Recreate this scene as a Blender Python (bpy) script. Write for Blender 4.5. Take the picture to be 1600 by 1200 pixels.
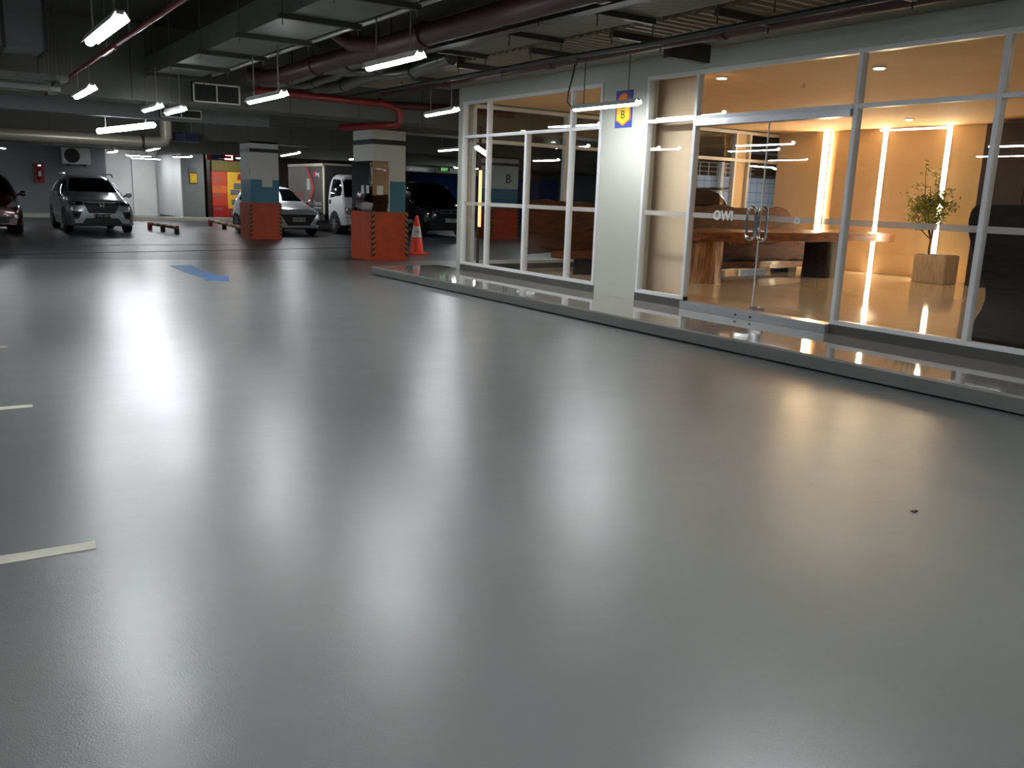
import bpy, bmesh, math, random
from mathutils import Vector, Matrix
from mathutils.bvhtree import BVHTree
random.seed(7)
for o in list(bpy.data.objects): bpy.data.objects.remove(o)
S = bpy.context.scene
COL = S.collection
R = math.radians

# ------------------------------------------------------------------ camera, world, exposure
CAM_H, F_PX = 1.45, 1340.0
PITCH, ROLL, YAW = R(12.376), R(1.943), R(34.328)
fw = Vector((math.sin(YAW)*math.cos(PITCH), math.cos(YAW)*math.cos(PITCH), -math.sin(PITCH)))
r0 = Vector((math.cos(YAW), -math.sin(YAW), 0)); u0 = r0.cross(fw)
rr = math.cos(ROLL)*r0 + math.sin(ROLL)*u0; uu = -math.sin(ROLL)*r0 + math.cos(ROLL)*u0
cd = bpy.data.cameras.new('camera'); cam = bpy.data.objects.new('camera', cd); COL.objects.link(cam)
cam.matrix_world = Matrix(((rr.x, uu.x, -fw.x, 0), (rr.y, uu.y, -fw.y, 0), (rr.z, uu.z, -fw.z, CAM_H), (0, 0, 0, 1)))
cd.sensor_fit = 'HORIZONTAL'; cd.sensor_width = 36.0; cd.lens = 36.0*F_PX/1600.0
cd.clip_start = 0.05; cd.clip_end = 200
S.camera = cam
W = bpy.data.worlds.new('world'); S.world = W; W.use_nodes = True
W.node_tree.nodes['Background'].inputs[0].default_value = (0.6, 0.7, 0.8, 1)
W.node_tree.nodes['Background'].inputs[1].default_value = 0.01
S.view_settings.view_transform = 'Standard'; S.view_settings.look = 'None'
S.view_settings.gamma = 1; S.view_settings.exposure = 1.85; S.view_settings.use_curve_mapping = False
LAMP_E = 33.0          # emission of the garage tubes
LED_E = 19.0           # emission of the lobby strips
DOWN_E = 54.0          # emission of the lobby downlights

# ------------------------------------------------------------------ helpers
def lin(c):
    def f(v):
        v /= 255.0
        return v/12.92 if v <= 0.04045 else ((v+0.055)/1.055)**2.4
    return (f(c[0]), f(c[1]), f(c[2]), 1)
MATS = {}
def mat(name, rgb, rough=0.6, metal=0.0, var=0.0, vscale=4.0, bump=0.0, bscale=40.0, spec=0.5, coat=0.0, rvar=0.0, stretch=None):
    m = bpy.data.materials.new(name); m.use_nodes = True; nt = m.node_tree
    b = nt.nodes['Principled BSDF']
    b.inputs['Base Color'].default_value = lin(rgb); b.inputs['Roughness'].default_value = rough
    b.inputs['Metallic'].default_value = metal; b.inputs['Specular IOR Level'].default_value = spec
    if coat: b.inputs['Coat Weight'].default_value = coat; b.inputs['Coat Roughness'].default_value = 0.06
    if var or bump or rvar:
        tc = nt.nodes.new('ShaderNodeTexCoord'); mp = nt.nodes.new('ShaderNodeMapping')
        nt.links.new(tc.outputs['Object'], mp.inputs['Vector'])
        if stretch: mp.inputs['Scale'].default_value = stretch
    if var:
        n = nt.nodes.new('ShaderNodeTexNoise'); n.inputs['Scale'].default_value = vscale; n.inputs['Detail'].default_value = 6
        nt.links.new(mp.outputs[0], n.inputs['Vector'])
        cr = nt.nodes.new('ShaderNodeValToRGB'); a = lin(rgb)
        cr.color_ramp.elements[0].position = 0.3; cr.color_ramp.elements[1].position = 0.7
        cr.color_ramp.elements[0].color = (a[0]*(1-var), a[1]*(1-var), a[2]*(1-var), 1)
        cr.color_ramp.elements[1].color = (min(1, a[0]*(1+var)), min(1, a[1]*(1+var)), min(1, a[2]*(1+var)), 1)
        nt.links.new(n.outputs['Fac'], cr.inputs[0]); nt.links.new(cr.outputs[0], b.inputs['Base Color'])
    if rvar:
        n = nt.nodes.new('ShaderNodeTexNoise'); n.inputs['Scale'].default_value = 1.3; n.inputs['Detail'].default_value = 5
        nt.links.new(mp.outputs[0], n.inputs['Vector'])
        mr = nt.nodes.new('ShaderNodeMapRange'); mr.inputs[1].default_value = 0.3; mr.inputs[2].default_value = 0.7
        mr.inputs[3].default_value = rough-rvar; mr.inputs[4].default_value = rough+rvar
        nt.links.new(n.outputs['Fac'], mr.inputs[0]); nt.links.new(mr.outputs[0], b.inputs['Roughness'])
    if bump:
        n2 = nt.nodes.new('ShaderNodeTexNoise'); n2.inputs['Scale'].default_value = bscale; n2.inputs['Detail'].default_value = 3
        nt.links.new(mp.outputs[0], n2.inputs['Vector'])
        bp = nt.nodes.new('ShaderNodeBump'); bp.inputs['Strength'].default_value = bump; bp.inputs['Distance'].default_value = 0.02
        nt.links.new(n2.outputs['Fac'], bp.inputs['Height']); nt.links.new(bp.outputs[0], b.inputs['Normal'])
    MATS[name] = m; return m
def emi(name, rgb, strength):
    m = bpy.data.materials.new(name); m.use_nodes = True; nt = m.node_tree
    b = nt.nodes['Principled BSDF']; b.inputs['Base Color'].default_value = (0.8, 0.8, 0.8, 1)
    b.inputs['Emission Color'].default_value = (rgb[0], rgb[1], rgb[2], 1); b.inputs['Emission Strength'].default_value = strength
    MATS[name] = m; return m
def glass(name, tint=(0.95, 0.965, 0.955), base=0.03):
    m = bpy.data.materials.new(name); m.use_nodes = True; nt = m.node_tree; nt.nodes.clear()
    out = nt.nodes.new('ShaderNodeOutputMaterial'); mix = nt.nodes.new('ShaderNodeMixShader')
    tr = nt.nodes.new('ShaderNodeBsdfTransparent'); gl = nt.nodes.new('ShaderNodeBsdfGlossy')
    tr.inputs[0].default_value = (*tint, 1); gl.inputs['Roughness'].default_value = 0.005; gl.inputs[0].default_value = (1, 1, 1, 1)
    lw = nt.nodes.new('ShaderNodeLayerWeight'); pw = nt.nodes.new('ShaderNodeMath'); pw.operation = 'POWER'; pw.inputs[1].default_value = 5
    mu = nt.nodes.new('ShaderNodeMath'); mu.operation = 'MULTIPLY_ADD'; mu.inputs[1].default_value = 1-base; mu.inputs[2].default_value = base
    lw.inputs['Blend'].default_value = 0.5
    nt.links.new(lw.outputs['Facing'], pw.inputs[0]); nt.links.new(pw.outputs[0], mu.inputs[0]); nt.links.new(mu.outputs[0], mix.inputs[0])
    nt.links.new(tr.outputs[0], mix.inputs[1]); nt.links.new(gl.outputs[0], mix.inputs[2]); nt.links.new(mix.outputs[0], out.inputs[0])
    MATS[name] = m; return m
def wood(name, rgb1, rgb2, rough=0.28, scale=(1, 6, 6), coat=0.3, spec=0.5):
    m = bpy.data.materials.new(name); m.use_nodes = True; nt = m.node_tree; b = nt.nodes['Principled BSDF']
    tc = nt.nodes.new('ShaderNodeTexCoord'); mp = nt.nodes.new('ShaderNodeMapping'); mp.inputs['Scale'].default_value = scale
    n = nt.nodes.new('ShaderNodeTexNoise'); n.inputs['Scale'].default_value = 2.2; n.inputs['Detail'].default_value = 9; n.inputs['Distortion'].default_value = 1.2
    cr = nt.nodes.new('ShaderNodeValToRGB'); cr.color_ramp.elements[0].color = lin(rgb1); cr.color_ramp.elements[1].color = lin(rgb2)
    cr.color_ramp.elements[0].position = 0.35; cr.color_ramp.elements[1].position = 0.65
    nt.links.new(tc.outputs['Object'], mp.inputs[0]); nt.links.new(mp.outputs[0], n.inputs['Vector'])
    nt.links.new(n.outputs['Fac'], cr.inputs[0]); nt.links.new(cr.outputs[0], b.inputs['Base Color'])
    b.inputs['Specular IOR Level'].default_value = spec; b.inputs['Roughness'].default_value = rough; b.inputs['Coat Weight'].default_value = coat; b.inputs['Coat Roughness'].default_value = 0.1
    bp = nt.nodes.new('ShaderNodeBump'); bp.inputs['Strength'].default_value = 0.25; bp.inputs['Distance'].default_value = 0.02
    nt.links.new(n.outputs['Fac'], bp.inputs['Height']); nt.links.new(bp.outputs[0], b.inputs['Normal'])
    MATS[name] = m; return m

ORG = {}
class MB:
    def __init__(s): s.v = []; s.f = []
    def add(s, vs, fs):
        n = len(s.v); s.v += [Vector(p) for p in vs]; s.f += [tuple(i+n for i in f) for f in fs]; return s
    def box(s, x0, x1, y0, y1, z0, z1, rz=0.0):
        vs = [(x, y, z) for x in (x0, x1) for y in (y0, y1) for z in (z0, z1)]
        if rz:
            c = Vector(((x0+x1)/2, (y0+y1)/2, 0)); M = Matrix.Rotation(rz, 3, 'Z')
            vs = [tuple(M @ (Vector(p)-c) + c) for p in vs]
        return s.add(vs, [(0, 1, 3, 2), (4, 6, 7, 5), (0, 4, 5, 1), (2, 3, 7, 6), (0, 2, 6, 4), (1, 5, 7, 3)])
    def obox(s, p, q, w, h, up=(0, 0, 1)):          # bar from p to q
        p, q = Vector(p), Vector(q); d = (q-p).normalized(); up = Vector(up)
        if abs(d.dot(up)) > 0.98: up = Vector((1, 0, 0))
        a = d.cross(up).normalized()*w/2; b = a.cross(d).normalized()*h/2
        vs = [e+i*a+j*b for e in (p, q) for i in (-1, 1) for j in (-1, 1)]
        return s.add(vs, [(0, 1, 3, 2), (4, 6, 7, 5), (0, 4, 5, 1), (2, 3, 7, 6), (0, 2, 6, 4), (1, 5, 7, 3)])
    def tube(s, pts, r, n=10, close=False, cap=True, radii=None):
        pts = [Vector(p) for p in pts]; m = len(pts); base = len(s.v); up = Vector((0, 0, 1)); prev = None
        for i, p in enumerate(pts):
            a = pts[(i-1) % m] if (close or i > 0) else p; b = pts[(i+1) % m] if (close or i < m-1) else p
            d = (b-a).normalized()
            if prev is None:
                x = d.cross(up)
                if x.length < 0.05: x = d.cross(Vector((1, 0, 0)))
            else: x = prev-d*prev.dot(d)
            x.normalize(); prev = x; y = d.cross(x)
            ri = radii[i] if radii else r
            for k in range(n):
                t = 2*math.pi*k/n; s.v.append(p+x*ri*math.cos(t)+y*ri*math.sin(t))
        for i in range(m if close else m-1):
            for k in range(n):
                a = base+i*n+k; b = base+i*n+(k+1) % n; j = (i+1) % m
                s.f.append((a, b, base+j*n+(k+1) % n, base+j*n+k))
        if cap and not close:
            s.f.append(tuple(base+k for k in reversed(range(n)))); s.f.append(tuple(base+(m-1)*n+k for k in range(n)))
        return s
    def lathe(s, prof, c, axis='Z', n=20):          # prof: (radius, height)
        base = len(s.v); c = Vector(c)
        for r, h in prof:
            for k in range(n):
                t = 2*math.pi*k/n; a, b = r*math.cos(t), r*math.sin(t)
                p = {'Z': (a, b, h), 'X': (h, a, b), 'Y': (a, h, b)}[axis]; s.v.append(c+Vector(p))
        for i in range(len(prof)-1):
            for k in range(n):
                s.f.append((base+i*n+k, base+i*n+(k+1) % n, base+(i+1)*n+(k+1) % n, base+(i+1)*n+k))
        s.f.append(tuple(base+k for k in reversed(range(n)))); s.f.append(tuple(base+(len(prof)-1)*n+k for k in range(n)))
        return s
    def prism(s, poly, axis, a, b):                 # 2D outline extruded along axis
        def P(p, h): return {'X': (h, p[0], p[1]), 'Y': (p[0], h, p[1]), 'Z': (p[0], p[1], h)}[axis]
        n = len(poly); vs = [P(p, a) for p in poly]+[P(p, b) for p in poly]
        return s.add(vs, [tuple(range(n)), tuple(range(2*n-1, n-1, -1))]+[(i, (i+1) % n, n+(i+1) % n, n+i) for i in range(n)])
    def build(s, name, m, parent=None, smooth=False, bevel=0.0, org=None):
        if parent is not None: o0 = ORG[parent.name]
        else: o0 = Vector(org) if org is not None else Vector((0, 0, 0))
        me = bpy.data.meshes.new(name); me.from_pydata([tuple(p-o0) for p in s.v], [], s.f); me.validate()
        bm = bmesh.new(); bm.from_mesh(me); bmesh.ops.recalc_face_normals(bm, faces=bm.faces)
        if bevel: bmesh.ops.bevel(bm, geom=bm.edges[:], offset=bevel, segments=2, affect='EDGES', clamp_overlap=True)
        if smooth:
            for f in bm.faces: f.smooth = True
            for e in bm.edges:
                if len(e.link_faces) == 2 and e.calc_face_angle(0) > 0.75: e.smooth = False
        bm.to_mesh(me); bm.free()
        o = bpy.data.objects.new(name, me); COL.objects.link(o)
        me.materials.append(MATS[m] if isinstance(m, str) else m)
        if parent is not None: o.parent = parent
        else: o.location = o0
        ORG[o.name] = o0
        return o
def tag(o, label=None, cat=None, group=None, kind=None):
    if label: o['label'] = label
    if cat: o['category'] = cat
    if group: o['group'] = group
    if kind: o['kind'] = kind
    return o
def thing(name, label, cat, loc=(0, 0, 0), rz=0.0, group=None, kind=None, local=False):
    o = bpy.data.objects.new(name, None); COL.objects.link(o); o.location = loc; o.rotation_euler.z = rz; o.empty_display_size = 0.1
    ORG[o.name] = Vector((0, 0, 0)) if local else Vector(loc)
    return tag(o, label, cat, group, kind)
def copy_tree(o, parent=None):
    c = o.copy(); COL.objects.link(c); c.parent = parent; ORG[c.name] = ORG[o.name]
    for ch in list(o.children): copy_tree(ch, c)
    return c
def single(name, mb, m, label, cat, org, group=None, **k):
    return tag(mb.build(name, m, None, org=org, **k), label, cat, group)
def struct(name, mb, m, label=None, **k):
    return tag(mb.build(name, m, None, **k), label, None, None, 'structure')
def text(name, body, size, m, loc, rot, parent=None, depth=0.002, align='CENTER', shear=0.0, xs=1.0, bold=0.0):
    cu = bpy.data.curves.new(name, 'FONT'); cu.body = body; cu.size = size; cu.extrude = depth; cu.align_x = align; cu.align_y = 'CENTER'; cu.shear = shear
    cu.resolution_u = 3; cu.offset = bold
    ob = bpy.data.objects.new(name, cu); COL.objects.link(ob)
    me = bpy.data.meshes.new_from_object(ob); bpy.data.objects.remove(ob)
    M = Matrix.Translation(Vector(loc)) @ rot @ Matrix.Diagonal((xs, 1, 1, 1))
    o0 = ORG[parent.name] if parent is not None else Vector((0, 0, 0))
    me.transform(Matrix.Translation(-o0) @ M); me.materials.clear(); me.materials.append(MATS[m])
    o = bpy.data.objects.new(name, me); COL.objects.link(o); ORG[o.name] = o0
    if parent is not None: o.parent = parent
    return o
FACE_MY = Matrix.Rotation(R(90), 4, 'X')                                  # readable from -Y
FACE_MX = Matrix.Rotation(R(-90), 4, 'Z') @ Matrix.Rotation(R(90), 4, 'X')  # readable from -X

# ------------------------------------------------------------------ materials
def floor_mat():
    m = mat('floor_coating', (106, 110, 108), rough=0.33, var=0.06, vscale=0.7, spec=0.7)
    nt = m.node_tree; b = nt.nodes['Principled BSDF']
    tc = nt.nodes.new('ShaderNodeTexCoord')
    n1 = nt.nodes.new('ShaderNodeTexNoise'); n1.inputs['Scale'].default_value = 1.6; n1.inputs['Detail'].default_value = 5; n1.inputs['Roughness'].default_value = 0.6
    mr = nt.nodes.new('ShaderNodeMapRange'); mr.inputs[1].default_value = 0.3; mr.inputs[2].default_value = 0.7; mr.inputs[3].default_value = 0.282; mr.inputs[4].default_value = 0.325
    n2 = nt.nodes.new('ShaderNodeTexNoise'); n2.inputs['Scale'].default_value = 170; n2.inputs['Detail'].default_value = 2
    n3 = nt.nodes.new('ShaderNodeTexNoise'); n3.inputs['Scale'].default_value = 2.2; n3.inputs['Detail'].default_value = 4
    b1 = nt.nodes.new('ShaderNodeBump'); b1.inputs['Strength'].default_value = 0.15; b1.inputs['Distance'].default_value = 0.004
    b2 = nt.nodes.new('ShaderNodeBump'); b2.inputs['Strength'].default_value = 0.2; b2.inputs['Distance'].default_value = 0.02
    for n in (n1, n2, n3): nt.links.new(tc.outputs['Object'], n.inputs['Vector'])
    nt.links.new(n1.outputs['Fac'], mr.inputs[0]); nt.links.new(mr.outputs[0], b.inputs['Roughness'])
    nt.links.new(n3.outputs['Fac'], b2.inputs['Height']); nt.links.new(n2.outputs['Fac'], b1.inputs['Height'])
    nt.links.new(b2.outputs[0], b1.inputs['Normal']); nt.links.new(b1.outputs[0], b.inputs['Normal'])
floor_mat()
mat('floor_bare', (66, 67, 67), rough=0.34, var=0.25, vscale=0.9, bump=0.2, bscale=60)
mat('slab', (58, 58, 52), rough=0.9, var=0.15, vscale=1.5)
mat('beam', (92, 93, 86), rough=0.85, var=0.1, vscale=1.2)
mat('garage_wall', (128, 131, 136), rough=0.8, var=0.06, vscale=0.8)
mat('white_wall', (228, 230, 226), rough=0.7, var=0.05, vscale=1.0)
mat('grey_column', (128, 130, 128), rough=0.8, var=0.05)
mat('facade_wall', (172, 173, 162), rough=0.6, var=0.04, vscale=1.3)
mat('frame_white', (206, 208, 208), rough=0.35, var=0.03)
mat('frame_steel', (170, 174, 178), rough=0.3, metal=0.6)
mat('sill_grey', (70, 68, 64), rough=0.6, var=0.06)
mat('platform_tile', (138, 136, 130), rough=0.045, var=0.05, vscale=0.8, spec=0.9)
mat('platform_edge', (92, 92, 89), rough=0.5, var=0.08)
mat('dark_joint', (30, 31, 32), rough=0.8)
mat('lobby_wall', (222, 198, 162), rough=0.7, var=0.03)
mat('lobby_ceiling', (228, 194, 150), rough=0.75)
mat('lobby_floor', (216, 198, 170), rough=0.06, var=0.06, vscale=1.2, spec=0.7)
mat('partition_beige', (236, 206, 176), rough=0.7)
mat('dark_panel', (58, 42, 30), rough=0.4, var=0.2)
mat('line_white', (196, 192, 178), rough=0.6, var=0.08, vscale=9)
mat('line_faded', (112, 114, 112), rough=0.6, var=0.2, vscale=6)
mat('arrow_blue', (62, 104, 150), rough=0.5, var=0.15, vscale=5)
mat('pillar_white', (196, 197, 190), rough=0.6, var=0.03)
mat('pillar_blue', (62, 118, 136), rough=0.5, var=0.06)
mat('pillar_orange', (176, 68, 36), rough=0.5, var=0.14, vscale=5)
mat('pillar_black', (34, 35, 42), rough=0.5)
mat('hazard_yellow', (150, 104, 46), rough=0.6)
mat('card_white', (205, 205, 200), rough=0.5)
mat('mirror', (226, 226, 226), rough=0.02, metal=1.0, bump=0.10, bscale=2.2)
mat('duct_grey', (112, 114, 108), rough=0.55, metal=0.2, var=0.08, vscale=3, bump=0.25, bscale=26)
mat('duct_side', (104, 109, 108), rough=0.5, var=0.06)
mat('dimple', (98, 96, 84), rough=0.7, bump=0.9, bscale=13)
mat('deck', (112, 104, 88), rough=0.6, metal=0.2, var=0.08)
mat('foil', (120, 120, 112), rough=0.3, metal=0.7, bump=0.5, bscale=3.0)
mat('soffit', (120, 116, 104), rough=0.7, var=0.08)
mat('steel_dark', (58, 58, 54), rough=0.5, metal=0.3)
mat('black_iron', (24, 24, 24), rough=0.5)
mat('conduit', (180, 180, 172), rough=0.3, metal=0.6)
mat('pipe_red', (124, 28, 30), rough=0.35, coat=0.2)
mat('pipe_maroon', (66, 30, 33), rough=0.5)
mat('pipe_insulated', (168, 164, 148), rough=0.35, metal=0.35, var=0.05)
mat('rod', (110, 110, 106), rough=0.4, metal=0.6)
mat('grille_white', (206, 206, 198), rough=0.5)
mat('housing_white', (180, 180, 176), rough=0.5)
emi('tube_light', (0.93, 0.96, 1.0), LAMP_E)
emi('led_warm', (1.0, 0.77, 0.50), LED_E)
emi('downlight_warm', (1.0, 0.81, 0.59), DOWN_E)
emi('reflection_orange', (1.0, 0.42, 0.10), 0.5)
emi('exit_green', (0.08, 0.5, 0.05), 0.6)
emi('led_red', (1.0, 0.12, 0.12), 3.0)
glass('pane_glass')
glass('door_glass', tint=(0.95, 0.96, 0.95))
mat('band_frost', (190, 186, 178), rough=0.6)
MATS['band_frost'].node_tree.nodes['Principled BSDF'].inputs['Alpha'].default_value = 0.55
mat('logo_white', (200, 200, 198), rough=0.5)
mat('chrome', (210, 210, 212), rough=0.12, metal=1.0)
mat('sign_blue', (38, 62, 150), rough=0.4); mat('sign_yellow', (244, 206, 40), rough=0.4); mat('sign_orange', (236, 120, 40), rough=0.4)
mat('sign_black', (22, 22, 24), rough=0.5); mat('sign_navy', (28, 38, 72), rough=0.5); mat('sign_red', (150, 44, 44), rough=0.5)
mat('sign_muted', (86, 96, 124), rough=0.5)
mat('blue_wall', (52, 92, 168), rough=0.6, var=0.05)
mat('rubber', (18, 18, 18), rough=0.75); mat('rim', (150, 152, 154), rough=0.3, metal=0.9); mat('rim_dark', (70, 72, 74), rough=0.35, metal=0.8)
mat('car_glass', (8, 9, 10), rough=0.04, spec=0.7); mat('black_plastic', (14, 14, 15), rough=0.5)
mat('paint_silver', (150, 158, 162), rough=0.28, metal=0.35, coat=0.7); mat('paint_maroon', (62, 14, 20), rough=0.25, metal=0.3, coat=0.9)
mat('paint_pale', (196, 198, 200), rough=0.25, metal=0.2, coat=0.8); mat('paint_white', (214, 216, 216), rough=0.25, coat=0.6)
mat('paint_black', (9, 9, 11), rough=0.2, coat=0.8); mat('paint_darkgrey', (24, 24, 25), rough=0.25, coat=0.8)
mat('lens_clear', (190, 194, 198), rough=0.08, metal=0.6); mat('lens_dark', (40, 42, 46), rough=0.06, metal=0.4); mat('tail_red', (120, 10, 12), rough=0.2)
mat('plate_white', (170, 172, 168), rough=0.6); mat('plate_black', (16, 16, 17), rough=0.6)
mat('box_grey', (66, 62, 60), rough=0.5); mat('box_pale', (118, 116, 112), rough=0.5); mat('box_red', (190, 40, 52), rough=0.5); mat('box_trim', (206, 204, 176), rough=0.4)
mat('cone_orange', (232, 66, 32), rough=0.5)
mat('poster_orange', (226, 108, 44), rough=0.5); mat('poster_red', (176, 40, 38), rough=0.5); mat('poster_mid', (206, 72, 40), rough=0.5)
mat('poster_yellow', (234, 182, 52), rough=0.5); mat('olive', (118, 104, 40), rough=0.6); mat('machine_grey', (112, 112, 112), rough=0.4)
wood('wood_table', (84, 44, 18), (150, 92, 42), scale=(1, 5, 9)); wood('wood_leg', (104, 66, 34), (190, 138, 80), scale=(7, 7, 1))
wood('wood_brown', (66, 32, 16), (112, 60, 32), scale=(1, 5, 6), rough=0.5, coat=0.0, spec=0.2); wood('wood_dark', (20, 10, 5), (40, 22, 11), scale=(5, 1.2, 5), rough=0.45, coat=0.0, spec=0.15)
wood('wood_olive', (50, 28, 12), (84, 48, 24), scale=(1, 5, 5), rough=0.6, coat=0.0, spec=0.15)
mat('planter', (206, 190, 166), rough=0.8, var=0.2, vscale=6, stretch=(4, 4, 0.8)); mat('bark', (110, 74, 44), rough=0.8); mat('leaf', (140, 142, 44), rough=0.5, var=0.4, vscale=3); mat('soil', (60, 44, 30), rough=0.9)
def tile_mat():
    m = mat('wall_tile', (178, 188, 202), rough=0.3); nt = m.node_tree; b = nt.nodes['Principled BSDF']
    tc = nt.nodes.new('ShaderNodeTexCoord'); mp = nt.nodes.new('ShaderNodeMapping'); mp.inputs['Rotation'].default_value = (R(90), 0, 0)
    br = nt.nodes.new('ShaderNodeTexBrick'); br.offset = 0; br.inputs['Color1'].default_value = lin((176, 186, 200)); br.inputs['Color2'].default_value = lin((166, 178, 194)); br.inputs['Mortar'].default_value = lin((112, 118, 128))
    br.inputs['Scale'].default_value = 1; br.inputs['Brick Width'].default_value = 0.3; br.inputs['Row Height'].default_value = 0.3; br.inputs['Mortar Size'].default_value = 0.012
    nt.links.new(tc.outputs['Object'], mp.inputs[0]); nt.links.new(mp.outputs[0], br.inputs['Vector']); nt.links.new(br.outputs['Color'], b.inputs['Base Color'])
tile_mat()

# ------------------------------------------------------------------ room shell
CZ = 3.75
def edge(x): return 18.4-0.214*(x-1.09)
# coated floor (front) and bare concrete floor (rear), meeting along a slanted seam
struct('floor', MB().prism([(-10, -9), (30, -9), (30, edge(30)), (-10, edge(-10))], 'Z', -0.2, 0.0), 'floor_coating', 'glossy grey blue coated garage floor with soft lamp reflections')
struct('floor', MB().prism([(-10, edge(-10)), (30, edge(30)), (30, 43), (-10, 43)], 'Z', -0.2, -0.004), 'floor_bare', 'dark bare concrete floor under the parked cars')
struct('ceiling', MB().box(-10, 30, -9, 43, CZ, CZ+0.2), 'slab', 'dark concrete slab above the ducts and pipes')
struct('wall_left', MB().box(-10.2, -10, -9, 43, -0.2, CZ), 'garage_wall')
struct('wall_front', MB().box(-10, 30, -9.2, -9, -0.2, CZ), 'garage_wall')
struct('wall_right', MB().box(30, 30.2, -9, 43, -0.2, CZ), 'garage_wall')
struct('wall_back', MB().box(-10, 30, 42.6, 42.8, -0.2, CZ), 'white_wall', 'pale rear wall beyond the silver car')
struct('wall_back', MB().box(-10, 6.35, 39.2, 39.6, 0, CZ), 'garage_wall', 'grey rear wall carrying the extinguisher and condenser')
struct('baseboard_back', MB().box(-10, 6.3, 38.75, 39.2, 0, 0.16), 'line_white', 'low pale kerb along the grey rear wall')
struct('baseboard_back', MB().box(6.4, 13.5, 37.2, 37.6, 0, 0.14), 'line_white', 'pale kerb before the white wall and posters')
struct('trim_1', MB().prism([(-2, 19.0), (9.5, 20.95), (9.5, 21.0), (-2, 19.05)], 'Z', -0.004, 0.001), 'dark_joint', 'thin dark joint line across the bare floor')

# ------------------------------------------------------------------ shop front
X0, X1 = 7.755, 7.845          # frame depth
WX0, WX1 = 7.77, 7.97        # wall thickness
FZ = 0.15
pl = thing('entrance_platform', 'low glossy tiled platform step running along the glass shop front', 'platform', (6.5, 5, 0))
MB().box(6.5, 16.2, -8.98, 14.05, 0.02, 0.128).build('riser', 'platform_edge', pl)
MB().box(6.54, 16.16, -8.97, 14.0, -0.001, 0.02).build('shadow_gap', 'dark_joint', pl)
MB().box(6.5, 7.86, -8.98, 14.05, 0.128, FZ).build('top_tile', 'platform_tile', pl)
struct('floor', MB().box(7.86, 16.1, -6, 13.14, 0.128, FZ), 'lobby_floor', 'polished beige floor inside the lit lobby')
struct('ceiling', MB().box(7.9, 16.1, -6, 13.1, 2.99, 3.09), 'lobby_ceiling', 'warm lit plain lobby ceiling')
# facade wall: pier, corner strip and fascia
struct('wall_right', MB().box(WX0, WX1, 8.56, 9.41, FZ, 2.98), 'facade_wall', 'off white wall pier with the B sign between the windows')
struct('wall_right', MB().box(WX0, WX1, -9, 13.27, 2.975, CZ), 'facade_wall', 'off white fascia wall above the shop windows')
struct('wall_right', MB().box(WX0, WX1, 13.12, 13.27, FZ, 2.98), 'facade_wall', 'narrow off white corner of the shop front')
struct('wall_right', MB().box(WX1, 16.1, 13.17, 13.27, 2.95, CZ), 'facade_wall', 'wall above the side glazing of the lobby')
# lobby inside walls
struct('wall_back', MB().box(15.9, 16.1, -6, 11.60, FZ, 3.0), 'lobby_wall', 'warm lobby wall with glowing strips')
struct('wall_back', MB().box(16.02, 16.1, 11.60, 11.95, FZ, 3.0), 'lobby_wall', 'recess behind the first glowing strip')
struct('wall_back', MB().box(15.9, 16.1, 11.95, 13.1, FZ, 3.0), 'lobby_wall')
struct('wall_front', MB().box(7.97, 16.1, -6.2, -6, FZ, CZ), 'lobby_wall')
pn = single('partition_panel', MB().box(8.12, 8.22, 8.02, 9.45, FZ+0.03, 2.985), 'partition_beige', 'plain beige panel standing right behind the narrow window', 'panel', (8.17, 8.6, FZ))

def frame_bar(mb, y, z0, z1, w=0.05): return mb.box(X0, X1, y-w/2, y+w/2, z0, z1)
def rail(mb, z, ya, yb, h=0.045): return mb.box(X0+0.003, X1-0.003, ya, yb, z-h/2, z+h/2)
def pane(parent, ya, yb, z0, z1, m='pane_glass', name='pane'): return MB().box(7.796, 7.804, ya, yb, z0, z1).build(name, m, parent)
def band(parent, ya, yb): return MB().box(7.7935, 7.7955, ya, yb, 1.265, 1.325).build('frosted_band', 'band_frost', parent)
def make_window(name, label, ys, half, ya, yb, mid=2.415, shared=()):
    w = thing(name, label, None, (7.8, (ya+yb)/2, FZ), kind='structure')
    MB().box(7.76, 7.86, ya, yb, FZ, 0.25).build('sill', 'sill_grey', w)
    for y in ys: frame_bar(MB(), y, 0.25, 2.975).build('mullion', 'frame_white', w, bevel=0.004)
    for y in half: frame_bar(MB(), y, 0.25, mid, 0.065).build('mullion', 'frame_white', w, bevel=0.004)
    for z in (0.272, mid, 2.952): rail(MB(), z, ya, yb).build('rail', 'frame_white', w, bevel=0.004)
    yl = sorted(set(list(ys)+list(half)+list(shared)))
    for a, b in zip(yl[:-1], yl[1:]):
        pane(w, a+0.02, b-0.02, 0.29, mid-0.02); band(w, a+0.03, b-0.03)
    yt = sorted(list(ys)+list(shared))
    for a, b in zip(yt[:-1], yt[1:]): pane(w, a+0.02, b-0.02, mid+0.02, 2.93)
    return w
make_window('window_1', 'wide white framed window left of the wall pier', (9.44, 10.10, 12.32, 13.09), (11.21,), 9.41, 13.12, 2.40)
make_window('window_2', 'narrow white framed window between pier and glass door', (7.675, 8.52), (), 7.65, 8.55, 2.425)
make_window('window_3', 'tall white framed window right of the glass door', (4.09, 5.49), (), 4.06, 5.52, 2.43)
make_window('window_4', 'white framed window at the right edge of the frame', (1.2, 2.6), (), 1.17, 4.06, 2.43, shared=(4.085,))
make_window('window_5', 'white framed window beyond the right edge', (-5.9, -4, -2.4, -0.6, 1.1), (), -6, 1.17, 2.43)
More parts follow.
